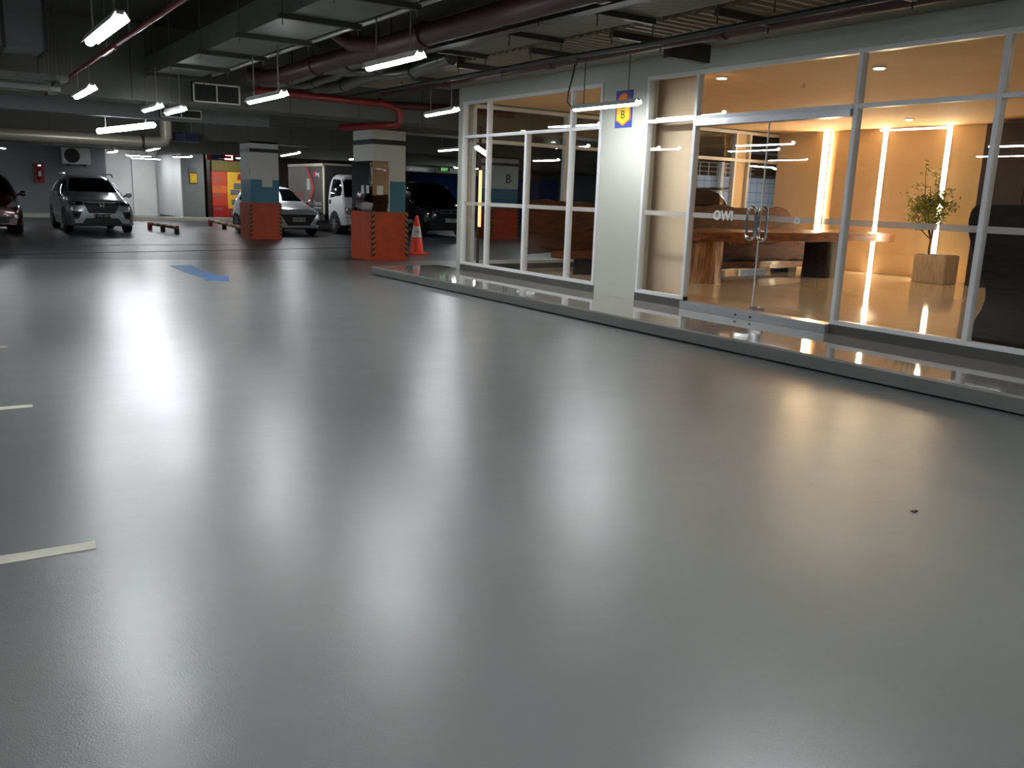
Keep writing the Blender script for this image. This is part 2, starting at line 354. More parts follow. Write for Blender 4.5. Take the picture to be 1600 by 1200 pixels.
# double glass door
dr = thing('door_1', 'double frameless glass door with oval chrome handles', None, (7.8, 6.58, FZ), kind='structure')
MB().box(7.70, 7.90, 5.52, 7.65, FZ, 0.245).build('threshold', 'frame_steel', dr, bevel=0.006)
MB().box(7.72, 7.88, 5.52, 7.65, 2.335, 2.405).build('door_head', 'frame_steel', dr, bevel=0.004)
rail(MB(), 2.432, 5.52, 7.65).build('rail', 'frame_white', dr, bevel=0.004)
rail(MB(), 2.952, 5.52, 7.65).build('rail', 'frame_white', dr, bevel=0.004)
pane(dr, 5.52, 7.65, 2.455, 2.93)
for ya, yb in ((5.53, 6.578), (6.590, 7.64)):
    lf = MB().box(7.795, 7.805, ya, yb, 0.262, 2.332).build('door_leaf', 'door_glass', dr)
    hy = yb-0.075 if yb < 6.6 else ya+0.075
    for sx in (-1,):
        xs = 7.8+sx*0.055; pts = []
        for k in range(32):
            t = 2*math.pi*k/32; pts.append((xs, hy+0.06*math.cos(t), 1.235+0.12*(1 if math.sin(t) > 0 else -1)*(1 if abs(math.sin(t)) > 0.02 else 0)+0.06*math.sin(t)))
        MB().obox((xs, hy, 1.06), (7.796, hy, 1.06), .02, .02).build('handle_foot', 'chrome', lf); MB().obox((xs, hy, 1.41), (7.796, hy, 1.41), .02, .02).build('handle_foot', 'chrome', lf)
        MB().tube(pts, 0.017, 8, close=True).build('handle', 'chrome', lf, smooth=True)
    MB().box(7.7925, 7.7945, ya+0.01, yb-0.01, 1.265, 1.325).build('frosted_band', 'band_frost', lf)
    MB().box(7.785, 7.815, (yb-0.16 if yb < 6.6 else ya), (yb if yb < 6.6 else ya+0.02), 0.262, 0.30).build('bottom_clamp', 'chrome', lf)
    text('lettering', 'OW!' if yb > 6.6 else 'o', 0.145, 'logo_white', (7.79, 7.13 if yb > 6.6 else 6.08, 1.30), FACE_MX, lf, 0.001, bold=0.006)
MB().box(7.69, 7.70, 6.50, 6.53, 0.18, 0.2).box(7.69, 7.70, 6.72, 6.75, 0.18, 0.2).build('lock', 'black_iron', dr)
MB().box(7.790, 7.810, 6.579, 6.587, 0.262, 2.33).build('edge_glint', 'frame_white', dr)  # pale strip added for the light caught along the glass leaf edges
# glazed end of the lobby (towards the cars)
w6 = thing('window_6', 'white framed side glazing at the far end of the lobby', None, (12, 13.15, FZ), kind='structure')
MB().box(7.97, 16.1, 13.1, 13.2, FZ, 0.25).build('sill', 'sill_grey', w6)
EX = [8.0, 10.0, 12.0, 13.32, 14.55, 14.98, 16.05]
for x in EX: MB().box(x-0.03, x+0.03, 13.09, 13.21, 0.25, 2.96).build('mullion', 'frame_white', w6, bevel=0.004)
for z in (0.27, 2.36, 2.93): MB().box(7.97, 16.08, 13.095, 13.205, z-0.03, z+0.03).build('rail', 'frame_white', w6)
for a, b in zip(EX[:-1], EX[1:]):
    MB().box(a+0.03, b-0.03, 13.146, 13.154, 0.3, 2.33).build('pane', 'pane_glass', w6); MB().box(a+0.03, b-0.03, 13.146, 13.154, 2.39, 2.9).build('pane', 'pane_glass', w6)
MB().box(14.55, 14.98, 13.16, 13.19, 0.3, 2.9).build('blank_panel', 'partition_beige', w6)

# B sign on the pier
sg = thing('zone_sign', 'blue zone sign with yellow pennant and letter B on pier', 'sign', (7.765, 8.98, 2.6))
MB().box(7.762, 7.77, 8.815, 9.145, 2.375, 2.845).build('board', 'sign_blue', sg)
MB().prism([(9.12, 2.67), (8.84, 2.67), (8.84, 2.47), (8.98, 2.395), (9.12, 2.47)], 'X', 7.756, 7.762).build('pennant_border', 'sign_orange', sg)
MB().prism([(9.10, 2.66), (8.86, 2.66), (8.86, 2.48), (8.98, 2.415), (9.10, 2.48)], 'X', 7.752, 7.757).build('pennant', 'sign_yellow', sg)
MB().prism([(8.98+0.11*math.cos(t), 2.71+0.10*math.sin(t)) for t in [math.pi*k/14 for k in range(15)]], 'X', 7.754, 7.762).build('dome', 'sign_orange', sg)
text('letter', 'B', 0.15, 'sign_black', (7.750, 8.98, 2.535), FACE_MX, sg, 0.001)
MB().box(7.7505, 7.752, 8.91, 9.05, 2.622, 2.636).build('caption', 'olive', sg)

# ------------------------------------------------------------------ lobby furniture and lights
def strip(y0, y1, z0, x=15.885, g='glowing warm wall strips', label=''):
    t = thing('wall_strip_light', label, 'strip light', (x, (y0+y1)/2, FZ), group=g)
    MB().box(x, x+0.05, y0, y1, z0, 2.97).build('diffuser', 'led_warm', t)
    MB().box(x+0.004, x+0.05, y0-0.012, y0, z0, 2.985).box(x+0.004, x+0.05, y1, y1+0.012, z0, 2.985).build('channel', 'frame_white', t)
strip(11.84, 11.93, FZ, 15.95, label='glowing strip in the wall recess above the table')
strip(10.45, 10.535, FZ, label='middle glowing strip, behind the table end')
strip(9.15, 9.235, FZ, label='rightmost glowing strip, behind the potted tree')
cs = thing('corner_reflection_strip', 'slim glowing strip added as the orange reflection by the left window', 'strip light', (8.06, 12.98, FZ))  # added glowing strip standing in for an LED reflection in the glass
MB().box(8.03, 8.07, 12.95, 12.99, 0.9, 1.86).build('diffuser', 'reflection_orange', cs)
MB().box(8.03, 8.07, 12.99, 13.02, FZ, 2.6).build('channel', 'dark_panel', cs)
dls = [(8.99, 6.12, 'lobby downlight just inside the window right of door'), (14.4, 9.1, 'far lobby downlight above the potted tree'), (8.45, 7.95, 'lobby downlight half hidden behind the narrow window'),
       (12.0, 8.85, 'lobby downlight above the middle of the table'), (12.0, 6.0, 'lobby downlight between table and dark panel'), (9.0, 3.2, 'lobby downlight above the dark wavy slab'), (12, 3.0, 'lobby downlight far right inside'), (15.0, 6.0, 'lobby downlight before the dark panel')]
for x, y, lb in dls:
    t = thing('downlight', lb, 'downlight', (x, y, 2.97), group='lobby downlights')
    MB().lathe([(0.07, 0.0), (0.075, 0.01), (0.075, 0.02)], (x, y, 2.97), n=18).build('trim_ring', 'frame_white', t)
    MB().lathe([(0.055, -0.004), (0.055, 0.001)], (x, y, 2.97), n=18).build('lens', 'downlight_warm', t)
for x, y, lb in ((9.6, 7.6, 'small sprinkler head under lobby ceiling near the door'), (13.2, 9.7, 'small sprinkler head under lobby ceiling by the strips')):
    single('fire_sprinkler', MB().tube([(x, y, 2.99), (x, y, 2.95)], 0.012, 8).lathe([(0.03, 2.945), (0.03, 2.95)], (x, y, 0), n=10), 'chrome', lb, 'sprinkler', (x, y, 2.97), 'lobby sprinklers')

def wavy_slab(x0, x1, y0, y1, z0, z1, seed, amp=0.03, n=24, axis='XZ', taper=0.0):
    """thick plank with live edges: outline in x, wandering top and bottom"""
    rng = random.Random(seed); ph = [rng.uniform(0, 6.28) for _ in range(6)]
    def w(t, k): return amp*(math.sin(3.1*t+ph[k])+0.6*math.sin(7.3*t+ph[k+1])+0.3*math.sin(17*t+ph[k+2]))
    mb = MB(); vs = []
    for i in range(n+1):
        t = i/n; x = x0+(x1-x0)*t; L = (x1-x0)*t; a = z0+w(L, 0); b = z1+w(L, 3)-taper*max(0, (t-0.93)/0.07)**2
        vs += [(x, y0, a), (x, y0, b), (x, y1, b+0.01), (x, y1, a)]
    fs = []
    for i in range(n):
        for k in range(4): fs.append((4*i+k, 4*i+(k+1) % 4, 4*i+4+(k+1) % 4, 4*i+4+k))
    fs += [(3, 2, 1, 0), (4*n, 4*n+1, 4*n+2, 4*n+3)]
    return mb.add(vs, fs)
tb = thing('slab_table', 'long live edge wooden slab table on trunk legs behind glass door', 'table', (12.8, 10.3, FZ))
wavy_slab(10.22, 15.5, 9.78, 10.95, 0.83, 0.985, 3, 0.008, 40).build('table_top', 'wood_table', tb, bevel=0.012)
def trunk(x0, x1, y0, y1, z0, z1, seed):
    rng = random.Random(seed); n = 22; mb = MB(); rows = 7; ph = rng.uniform(0, 6); cx, cy = (x0+x1)/2, (y0+y1)/2
    for j in range(rows):
        t = j/(rows-1); z = z0+(z1-z0)*t
        for k in range(n):
            a = 2*math.pi*k/n; s = 1+0.05*math.sin(3*a+ph)+0.035*math.sin(7*a+2*t)+0.05*(1-t)**2
            c, d = math.cos(a), math.sin(a); q = (abs(c)**5+abs(d)**5)**(-1/5)
            mb.v.append(Vector((cx+(x1-x0)/2*c*q*s, cy+(y1-y0)/2*d*q*s, z)))
    for j in range(rows-1):
        for k in range(n): mb.f.append((j*n+k, j*n+(k+1) % n, (j+1)*n+(k+1) % n, (j+1)*n+k))
    mb.f.append(tuple(range(n-1, -1, -1))); mb.f.append(tuple(range((rows-1)*n, rows*n))); return mb
trunk(10.42, 11.0, 9.92, 10.6, FZ, 0.84, 1).build('leg', 'wood_leg', tb, smooth=True)
trunk(13.6, 14.1, 9.98, 10.45, FZ, 0.84, 2).build('leg', 'wood_dark', tb, smooth=True)
bn = thing('log_bench', 'low log bench with pale plank under the slab table', 'bench', (13, 11.3, FZ))
wavy_slab(11.2, 15.0, 11.15, 11.55, 0.40, 0.74, 9, 0.025, 30).build('log_seat', 'wood_brown', bn, bevel=0.04)
wavy_slab(11.1, 14.9, 11.05, 11.6, 0.25, 0.38, 12, 0.006, 20).build('plank', 'wood_table', bn, bevel=0.01)
for x in (11.6, 14.3): MB().box(x-0.12, x+0.12, 11.15, 11.5, FZ, 0.27).build('foot', 'wood_dark', bn)
sb = thing('slab_bench', 'very long live edge slab bench back along the side glazing', 'bench', (12, 12.1, FZ))
wavy_slab(8.35, 15.35, 12.0, 12.1, 0.52, 1.37, 5, 0.022, 60, taper=0.3).build('back_slab', 'wood_olive', sb, bevel=0.02)
wavy_slab(8.9, 15.2, 11.62, 12.0, 0.42, 0.54, 8, 0.01, 40).build('seat_slab', 'wood_brown', sb, bevel=0.02)
for x in (9.6, 12.2, 14.9): trunk(x-0.2, x+0.2, 11.68, 12.05, FZ, 0.46, int(x)).build('foot', 'wood_dark', sb, smooth=True)
# standing wavy slab at the right edge
ws = thing('standing_slab', 'dark upright wavy edged wood slab just inside the right window', 'slab', (8.6, 3.6, FZ))
out = [(4.585, 1.515), (4.63, 1.46), (4.645, 1.36), (4.625, 1.24), (4.56, 1.06), (4.46, 0.88), (4.385, 0.74), (4.365, 0.62), (4.39, 0.50), (4.44, 0.40), (4.455, 0.30), (4.43, FZ), (2.0, FZ), (1.9, 0.6), (2.05, 1.2), (1.95, 1.54), (3.2, 1.55)]
MB().prism(out, 'X', 8.56, 8.70).build('slab', 'wood_dark', ws, bevel=0.012)
MB().box(8.70, 9.05, 2.4, 4.1, FZ, 0.55).build('seat_block', 'wood_dark', ws, bevel=0.02)
cb = thing('wall_cabinet', 'tall dark brown cabinet against the lobby wall at far right', 'cabinet', (15.5, 6.6, FZ))
MB().box(15.3, 15.895, 5.0, 8.2, FZ, 2.93).build('body', 'dark_panel', cb)
for k in range(4): MB().box(15.28, 15.3, 5.03+0.8*k, 5.77+0.8*k, FZ+0.06, 2.9).build('door', 'dark_panel', cb, bevel=0.004)
# potted tree
pt = thing('potted_tree', 'small leafy tree in square grey planter before glowing strip', 'plant', (15.15, 8.75, FZ))
MB().box(15.0, 15.45, 8.43, 9.04, FZ, 0.66).build('planter', 'planter', pt, bevel=0.012)
MB().box(15.03, 15.42, 8.46, 9.01, 0.64, 0.665).build('soil', 'soil', pt)
tx, ty = 15.15, 8.85
br = MB(); tips = []
fork = Vector((tx, ty, .92))
br.tube([(tx, ty, .64), (tx, ty+.01, .78), fork], .016, 8, radii=[.018, .016, .014])
for k, (dy, dz, dx) in enumerate(((.16, .95, .05), (-.12, 1.0, -.05), (.02, 1.15, .12), (.30, .60, -.1), (.22, 1.2, -.08))):
    end = fork+Vector((dx, dy, dz)); m1 = fork.lerp(end, .4)+Vector((dx*.2, dy*.35, -.03)); m2 = fork.lerp(end, .75)+Vector((0, .03, 0))
    br.tube([fork, m1, m2, end], .01, 6, radii=[.012, .010, .007, .004])
    for _ in range(13):
        f = random.uniform(.3, 1); a = fork.lerp(m1, f/.45) if f < .45 else m1.lerp(end, (f-.45)/.55)
        e = a+Vector((random.uniform(-.28, .28), random.uniform(-.26, .26), random.uniform(-.06, .2))); br.tube([a, a.lerp(e, .5)+Vector((0, 0, .02)), e], .004, 5, radii=[.005, .004, .002]); tips.append((a, e))
br.build('trunk', 'bark', pt, smooth=True)
lv = MB()
for p, q in tips:
    for _ in range(20):
        c = p.lerp(q, random.uniform(.25, 1.1))+Vector([random.uniform(-.06, .06) for _ in range(3)]); c.z = max(c.z, 1.12)
        d = Vector([random.uniform(-1, 1) for _ in range(3)]).normalized(); s = d.cross(Vector((0.3, 0.2, 1))).normalized(); n_ = d.cross(s)*0.008
        L = random.uniform(.06, .10); lv.add([c, c+d*L*.5+s*L*.22+n_, c+d*L, c+d*L*.5-s*L*.22+n_], [(0, 1, 2, 3)])
tag(lv.build('foliage', 'leaf', pt), kind='stuff')

# ------------------------------------------------------------------ pillars
def pillar(x0, x1, y0, y1, label, ztop=2.69, orange=1.02, blue=1.66, letter=False, plain=False):
    t = thing('concrete_pillar', label, 'pillar', ((x0+x1)/2, (y0+y1)/2, 0), group='garage pillars')
    MB().box(x0, x1, y0, y1, blue, ztop).build('white_shaft', 'pillar_white', t)
    MB().box(x0-.002, x1+.002, y0-.002, y1+.002, orange, blue).build('blue_band', 'pillar_blue', t)
    g = MB().box(x0-.045, x1+.045, y0-.045, y1+.045, -0.005, orange).build('orange_guard', 'pillar_orange', t, bevel=0.012)
    MB().box(x0-.006, x1+.006, y0-.006, y1+.006, 2.40, 2.50).build('black_band', 'pillar_black', t)
    for (cx, sx) in ((x0, -1), (x1, 1)):                      # hazard chevrons on the guarded corners
        for k in range(8):
            z = 0.08+k*0.115
            a = MB()
            yy = y0-.048; xx = cx+sx*.048
            a.add([(cx+sx*.045, yy, z), (cx-sx*.02, yy, z+.05), (cx-sx*.02, yy, z+.10), (cx+sx*.045, yy, z+.05)], [(0, 1, 2, 3)])
            a.add([(xx, y0-.045, z), (xx, y0+.02, z+.05), (xx, y0+.02, z+.10), (xx, y0-.045, z+.05)], [(0, 1, 2, 3)])
            a.build('hazard_stripe', 'sign_black', g)
            b = MB()
            b.add([(cx+sx*.045, yy, z+.052), (cx-sx*.02, yy, z+.102), (cx-sx*.02, yy, z+.115+.045), (cx+sx*.045, yy, z+.113)], [(0, 1, 2, 3)])
            b.build('hazard_stripe', 'hazard_yellow', g)
    if letter:
        text('letter', 'B', 0.42, 'sign_black', ((x0+x1)/2+.1, y0-.008, 1.98), FACE_MY, t, 0.002)
    return t
p2 = pillar(7.83, 8.58, 16.85, 17.85, 'nearest pillar with mirror panels and orange guard by the cone')
MB().box(7.80, 7.828, 16.84, 17.87, 1.03, 2.06).build('mirror_panel', 'mirror', p2)
MB().box(7.80, 8.2, 16.815, 16.845, 1.03, 2.06).build('mirror_panel', 'mirror', p2)
for a in ((7.90, 8.04, 16.808, 16.814, 1.38, 1.56),): MB().box(*a).build('notice_card', 'card_white', p2)
for y in (17.05, 17.3): MB().box(7.793, 7.799, y-.06, y+.06, 1.40, 1.56).build('notice_card', 'card_white', p2)
p1 = pillar(7.66, 8.47, 24.5, 25.4, 'pillar left of the pale hatchback with white cloth notice')
MB().box(7.98, 8.28, 24.485, 24.497, 1.46, 1.74).build('notice_card', 'pillar_white', p1)
MB().box(7.65, 7.658, 24.55, 24.9, 1.80, 1.92).build('small_plate', 'machine_grey', p1)
pillar(15.7, 16.7, 24.5, 25.4, 'far pillar lettered B seen through the wide lobby window', letter=True)
pillar(-0.4, 0.4, 32.0, 32.8, 'pillar hidden behind the maroon car')

# ------------------------------------------------------------------ beams
def beam(x0, x1, y0, y1, z, label, m='beam'):
    t = thing('ceiling_beam', label, 'beam', ((x0+x1)/2, y0, z), group='concrete ceiling beams')
    MB().box(x0, x1, y0, y1, z, CZ).build('beam_body', m, t)
    x = x0+0.55; 
    mb = MB()
    while x < min(x1, 12):
        mb.box(x-.006, x+.006, y0-.004, y0+.002, z, CZ); x += 1.22
    mb.build('seam', 'steel_dark', t)
    return t
beam(-10, 29.9, 14.35, 15.1, 2.665, 'nearest deep beam crossing behind the hanging lamps')
beam(-10, 29.9, 16.95, 17.75, 2.69, 'deep beam resting on the mirror pillar')
beam(-10, 29.9, 24.5, 25.4, 2.64, 'deep beam above the parked cars front ends')
beam(-10, 29.9, 32.0, 32.9, 2.55, 'far deep beam behind the parked cars')

# ------------------------------------------------------------------ ducts, trays, pipes
rodm = 'rod'
def rods(parent, pts, z0, z1=CZ, r=0.007, m='rod'):
    for x, y in pts: MB().tube([(x, y, z0), (x, y, z1)], r, 6).build('hanger_rod', m, parent)
# long insulated duct over the lane
d1 = thing('air_duct', 'long grey duct on bracket hangers running toward the vent', 'duct', (3.25, 9, 3.0))
MB().box(2.93, 3.57, 3.5, 14.3, 3.0, 3.26).build('duct_body', 'duct_grey', d1)
for y in (6.9, 8.1, 9.4, 10.9, 12.4, 13.6):
    b = MB().box(2.84, 3.64, y-.03, y+.03, 2.95, 2.998).build('hanger_bar', 'steel_dark', d1)
    rods(b, ((2.87, y), (3.61, y)), 2.90)
# vent grilles
def vent(x0, x1, y, z0, z1, label):
    t = thing('vent_grille', label, 'vent', ((x0+x1)/2, y, z0), group='vent grilles')
    MB().box(x0, x1, y, y+.09, z0, z1).build('backing', 'black_iron', t)
    mb = MB(); w = .022
    for a in ((x0, x1, z0, z0+w), (x0, x1, z1-w, z1), (x0, x0+w, z0, z1), (x1-w, x1, z0, z1), ((x0+x1)/2-.01, (x0+x1)/2+.01, z0, z1)): mb.box(a[0], a[1], y-.02, y, a[2], a[3])
    mb.build('frame', 'grille_white', t)
    n = int((x1-x0)/.035)
    for k in range(1, n): MB().box(x0+k*(x1-x0)/n-.003, x0+k*(x1-x0)/n+.003, y-.012, y-.002, z0+w, z1-w).build('slat', 'steel_dark', t)
vent(3.60, 4.32, 14.22, 2.70, 2.99, 'larger dark vent grille with pale frame above the lane')
vent(3.62, 4.33, 16.555, 2.60, 2.76, 'small vent grille with pale frame behind the paired lamps')
single('cross_duct', MB().box(-4, 5.6, 16.645, 16.94, 2.56, 2.80), 'duct_side', 'shallow pale duct behind the small vent grille', 'duct', (1, 16.7, 2.56))
# ducts at upper left
e1 = thing('air_duct', 'boxy duct crossing the upper left corner', 'duct', (-2, 12.4, 2.95))
MB().box(-8, 1.42, 12.0, 12.75, 2.95, 3.55).build('duct_body', 'duct_side', e1)
for x in (-3, -0.6, 0.95, 1.39): MB().box(x-.02, x+.02, 11.985, 12.765, 2.93, 3.56).build('flange', 'steel_dark', e1)
for z, y, x1 in ((2.70, 12.80, 1.70), (2.60, 13.24, 1.66)):
    t = thing('cable_tray', 'upper cable tray under the left duct' if z > 2.65 else 'lower cable tray under the left duct', 'cable tray', (-2, y, z), group='left cable trays')
    MB().box(-8, x1, y, y+.35, z, z+.012).build('tray_bed', 'deck', t)
    MB().box(-8, x1, y-.006, y, z-.01, z+.055).box(-8, x1, y+.35, y+.356, z-.01, z+.055).build('tray_rail', 'duct_side', t)
    mb = MB()
    for k in range(5): mb.tube([(-8, y+.05+.06*k, z+.03), (x1-.02, y+.05+.06*k, z+.03)], .02, 8)
    mb.build('cable', 'black_iron', t)
    MB().box(x1-.16, x1-.10, y-.02, y+.38, z-.06, z-.01).build('bracket', 'steel_dark', t)
    rods(t, ((x1-.13, y-.012), (x1-.13, y+.368)), z-.05)
# narrow longitudinal sprinkler pipe at left
sp = thing('sprinkler_pipe', 'thin red sprinkler pipe beside the nearest left lamp', 'pipe', (1.77, 9, 2.8))
MB().tube([(1.77, 3.5, 2.82), (1.77, 16.0, 2.79)], .022, 10).build('pipe', 'pipe_red', sp, smooth=True)
MB().tube([(1.77, 9.9, 2.8), (1.77, 10.6, 2.8)], .034, 10).build('coupling', 'pipe_red', sp, smooth=True)
rods(sp, [(1.77, y) for y in (7.2, 9.2, 10.4, 13.0)], 2.8)
MB().tube([(1.77, 10.1, 2.8), (1.77, 10.1, 2.92)], .012, 8).lathe([(.02, 2.92), (.02, 2.93)], (1.77, 10.1, 0), n=10).build('sprinkler', 'chrome', sp)
# pale conduit and big dark red main right of the duct
cp = thing('conduit_pipe', 'pale metal conduit alongside the long grey duct', 'pipe', (3.72, 8, 2.98))
MB().tube([(3.72, 3.5, 3.04), (3.72, 13.5, 3.04)], .03, 12).build('pipe', 'conduit', cp, smooth=True)
for y in (6.0, 8.3, 10.6): MB().tube([(3.72, y, 3.04), (3.72, y+.05, 3.04)], .037, 12).build('clamp', 'steel_dark', cp)
mp_ = thing('water_main', 'thick maroon water main slanting across the ceiling', 'pipe', (4.25, 8, 2.95))
MB().tube([(4.3, 2.5, 2.98), (4.3, 12.6, 2.98), (4.25, 12.85, 3.0), (4.1, 13.0, 3.05)], .105, 18).build('pipe', 'pipe_maroon', mp_, smooth=True)
for y in (5.2, 8.0, 10.9): MB().tube([(4.3, y, 2.98), (4.3, y+.12, 2.98)], .125, 18).build('coupling', 'pipe_maroon', mp_, smooth=True)
MB().tube([(4.3, 8.9, 2.98), (4.05, 9.3, 3.02), (3.85, 9.5, 3.2), (3.8, 9.55, 3.7)], .08, 14).build('branch', 'pipe_maroon', mp_, smooth=True)
rods(mp_, [(4.3, y) for y in (6.6, 9.6, 11.8)], 2.86, r=.01, m='black_iron')
# trays and insulated ducts nearest the shop
def tray(name, label, cat, x0, x1, z, m, body='duct_body', zt=.2, ys=(), y0=-3, y1=13.6, lip=.06):
    t = thing(name, label, cat, ((x0+x1)/2, 6, z)); MB().box(x0, x1, y0, y1, z, z+zt).build(body, m, t)
    for y in ys:
        MB().box(x0-lip, x1+lip, y-.028, y+.028, z-.05, z-.001).build('hanger_bar', 'steel_dark', t)
        rods(t, ((x0-lip+.01, y), (x1+lip-.01, y)), z-.15, CZ, .006, 'black_iron')
    return t
tray('air_duct', 'narrow pale duct right of the maroon main', 'duct', 4.5, 4.82, 3.14, 'soffit', ys=(4.7, 6.9, 9.1), y1=9.5)
single('cable_bundle', MB().box(4.9, 5.04, -3, 9.5, 3.03, 3.12), 'black_iron', 'flat black cable bundle between the pale and dimpled ducts', 'cables', (4.96, 5, 3.04))
tray('air_duct', 'dimpled insulated duct above the shop front lane', 'duct', 5.1, 5.72, 3.08, 'dimple', ys=(4.9, 6.3, 7.7, 9.2), y1=9.5, lip=.03)
single('black_pipe', MB().tube([(5.79, -3, 2.9), (5.79, 4.2, 2.905), (5.78, 6.5, 2.88), (5.79, 8, 2.9), (5.78, 10, 2.89), (5.79, 13.4, 2.9)], .026, 10), 'black_iron', 'black pipe along the dimpled duct edge', 'pipe', (5.78, 5, 3.04), smooth=True)
td = thing('ribbed_tray', 'ribbed metal decking tray near the shop fascia', 'tray', (6.15, 6, 3.08))
mb = MB(); prof = []
y = -3.0
while y < 13.4:
    prof += [(y, 3.085), (y+.05, 3.085), (y+.07, 3.11), (y+.12, 3.11)]; y += .14
n = len(prof); vs = [(5.86, a, b) for a, b in prof]+[(6.46, a, b) for a, b in prof]+[(5.86, a, 3.13) for a, b in prof]+[(6.46, a, 3.13) for a, b in prof]
fs = []
for i in range(n-1): fs += [(i, i+1, n+i+1, n+i), (2*n+i, 3*n+i, 3*n+i+1, 2*n+i+1), (i, 2*n+i, 2*n+i+1, i+1), (n+i, n+i+1, 3*n+i+1, 3*n+i)]
mb.add(vs, fs).build('decking', 'deck', td)
for y in (4.2, 5.6, 7.0, 8.4, 10.0, 11.6):
    b = MB().box(5.83, 6.52, y-.03, y+.03, 3.02, 3.08).build('hanger_bar', 'steel_dark', td)
    rods(b, ((5.84, y), (6.5, y)), 2.96, CZ, .006, 'black_iron')
mr_ = thing('dark_pipe', 'dark red brown pipe below the ribbed tray edge', 'pipe', (6.6, 6, 3.04))
MB().tube([(6.6, -3, 3.06), (6.6, 13.8, 3.06)], .055, 14).build('pipe', 'pipe_maroon', mr_, smooth=True)
for y in (3.5, 6.2, 9.0, 11.6): MB().tube([(6.6, y, 3.06), (6.6, y+.1, 3.06)], .068, 14).build('coupling', 'pipe_maroon', mr_, smooth=True)
tray('soffit_duct', 'plain pale duct against the shop fascia', 'duct', 6.75, 7.76, 3.2, 'soffit', zt=.3, ys=())
single('black_pipe', MB().tube([(6.95, -3, 3.16), (6.95, 6.6, 3.16), (6.95, 13.4, 3.16)], .018, 8), 'black_iron', 'thin dark pipe under the pale fascia duct', 'pipe', (6.95, 5, 3.16))
single('dark_bracket', MB().box(6.98, 7.6, 7.35, 7.46, 3.0, 3.195), 'steel_dark', 'dark box bracket under the fascia duct above the pier', 'bracket', (7.1, 7.4, 3.0))
# sagging foil ducts in the middle of the ceiling
for k, (x, y0, y1, r, lb) in enumerate(((4.66, 9.7, 14.0, .09, 'sagging foil hose left of the lamp by the main'), (5.08, 9.9, 14.1, .06, 'thin sagging foil hose between two others'), (5.5, 9.65, 14.1, .095, 'sagging foil hose nearest the shop'))):
    pts = [(x+.03*math.sin(1.7*i+k), y0+(y1-y0)*i/14, 3.08-.07*math.sin(math.pi*((i/7) % 1))) for i in range(15)]
    t = thing('foil_hose', lb, 'hose', (x, (y0+y1)/2, 3.0), group='foil hoses')
    MB().tube(pts, r, 14, radii=[r*(1+.06*math.sin(3.3*i)) for i in range(15)]).build('hose', 'foil', t, smooth=True)
    for i in (3, 10): c = Vector(pts[i]); MB().tube([c-Vector((0, .02, 0)), c+Vector((0, .02, 0))], r*1.12, 14).build('strap', 'steel_dark', t, smooth=True); rods(t, ((c.x, c.y),), c.z)
# red fire pipe before the beam
rp = thing('fire_pipe', 'bright red fire pipe with elbow dropping beside the mirror pillar', 'pipe', (6, 14.2, 2.9))
MB().tube([(4.55, 14.2, 2.95), (6.85, 14.2, 2.93), (6.98, 14.2, 2.90)], .06, 14).build('pipe', 'pipe_red', rp, smooth=True)
MB().tube([(6.98, 14.2, 2.90), (7.08, 14.2, 2.86), (7.12, 14.2, 2.78), (7.12, 14.2, 2.64), (7.08, 14.28, 2.6), (6.9, 14.6, 2.59), (6.6, 15.6, 2.58)], .06, 14).build('drop_elbow', 'pipe_red', rp, smooth=True)
MB().tube([(6.98, 14.2, 2.92), (7.6, 14.2, 2.95), (9.5, 14.2, 2.95)], .065, 14).build('branch', 'pipe_maroon', rp, smooth=True)
for x in (5.3, 6.7): MB().tube([(x, 14.2, 2.945), (x+.08, 14.2, 2.945)], .07, 14).build('coupling', 'pipe_red', rp, smooth=True)
# insulated round pipe before the far wall and white pipes near the blue wall
ip = thing('insulated_pipe', 'thick pale insulated pipe crossing above the silver car', 'pipe', (0, 23, 2.4))
MB().tube([(-8, 23, 2.43), (4.95, 23, 2.43), (5.08, 23, 2.47), (5.14, 23, 2.6), (5.14, 23, 3.7)], .14, 18).build('pipe', 'pipe_insulated', ip, smooth=True)
for x in (0.4, 4.55): MB().tube([(x, 23, 2.43), (x+.06, 23, 2.43)], .155, 18).build('strap', 'steel_dark', ip, smooth=True)
rods(ip, ((0.43, 23), (4.58, 23)), 2.5, m='black_iron')
for a, b, lb in ((17.4, 18.66, 'short fat white pipe left of the exit sign'), (18.75, 22, 'long fat white pipe behind the exit sign')):
    t = thing('white_pipe', lb, 'pipe', ((a+b)/2, 34, 2.45), group='white pipes by the blue wall')
    MB().tube([(a, 34, 2.45), (b, 34, 2.45)], .13, 16).build('pipe', 'white_wall', t, smooth=True)
    rods(t, ((a+.3, 34), (b-.3, 34)), 2.5)
single('cable_conduit', MB().tube([(4.75, 8.95, 2.98), (4.42, 8.9, 2.92), (4.45, 8.05, 2.97)], .014, 8), 'conduit', 'bent pale conduit above the lamp near the maroon main', 'conduit', (4.5, 8.5, 2.95))
single('hanging_cable', MB().tube([(7.07, 9.16, 3.2), (7.07, 9.2, 3.0), (7.07, 9.28, 2.8), (7.07, 9.3, 2.66), (7.07, 9.22, 2.60), (7.07, 9.19, 2.585)], .012, 8), 'steel_dark', 'grey cable looping down to the lamp by the B sign', 'cable', (7.07, 9.1, 2.9), smooth=True)

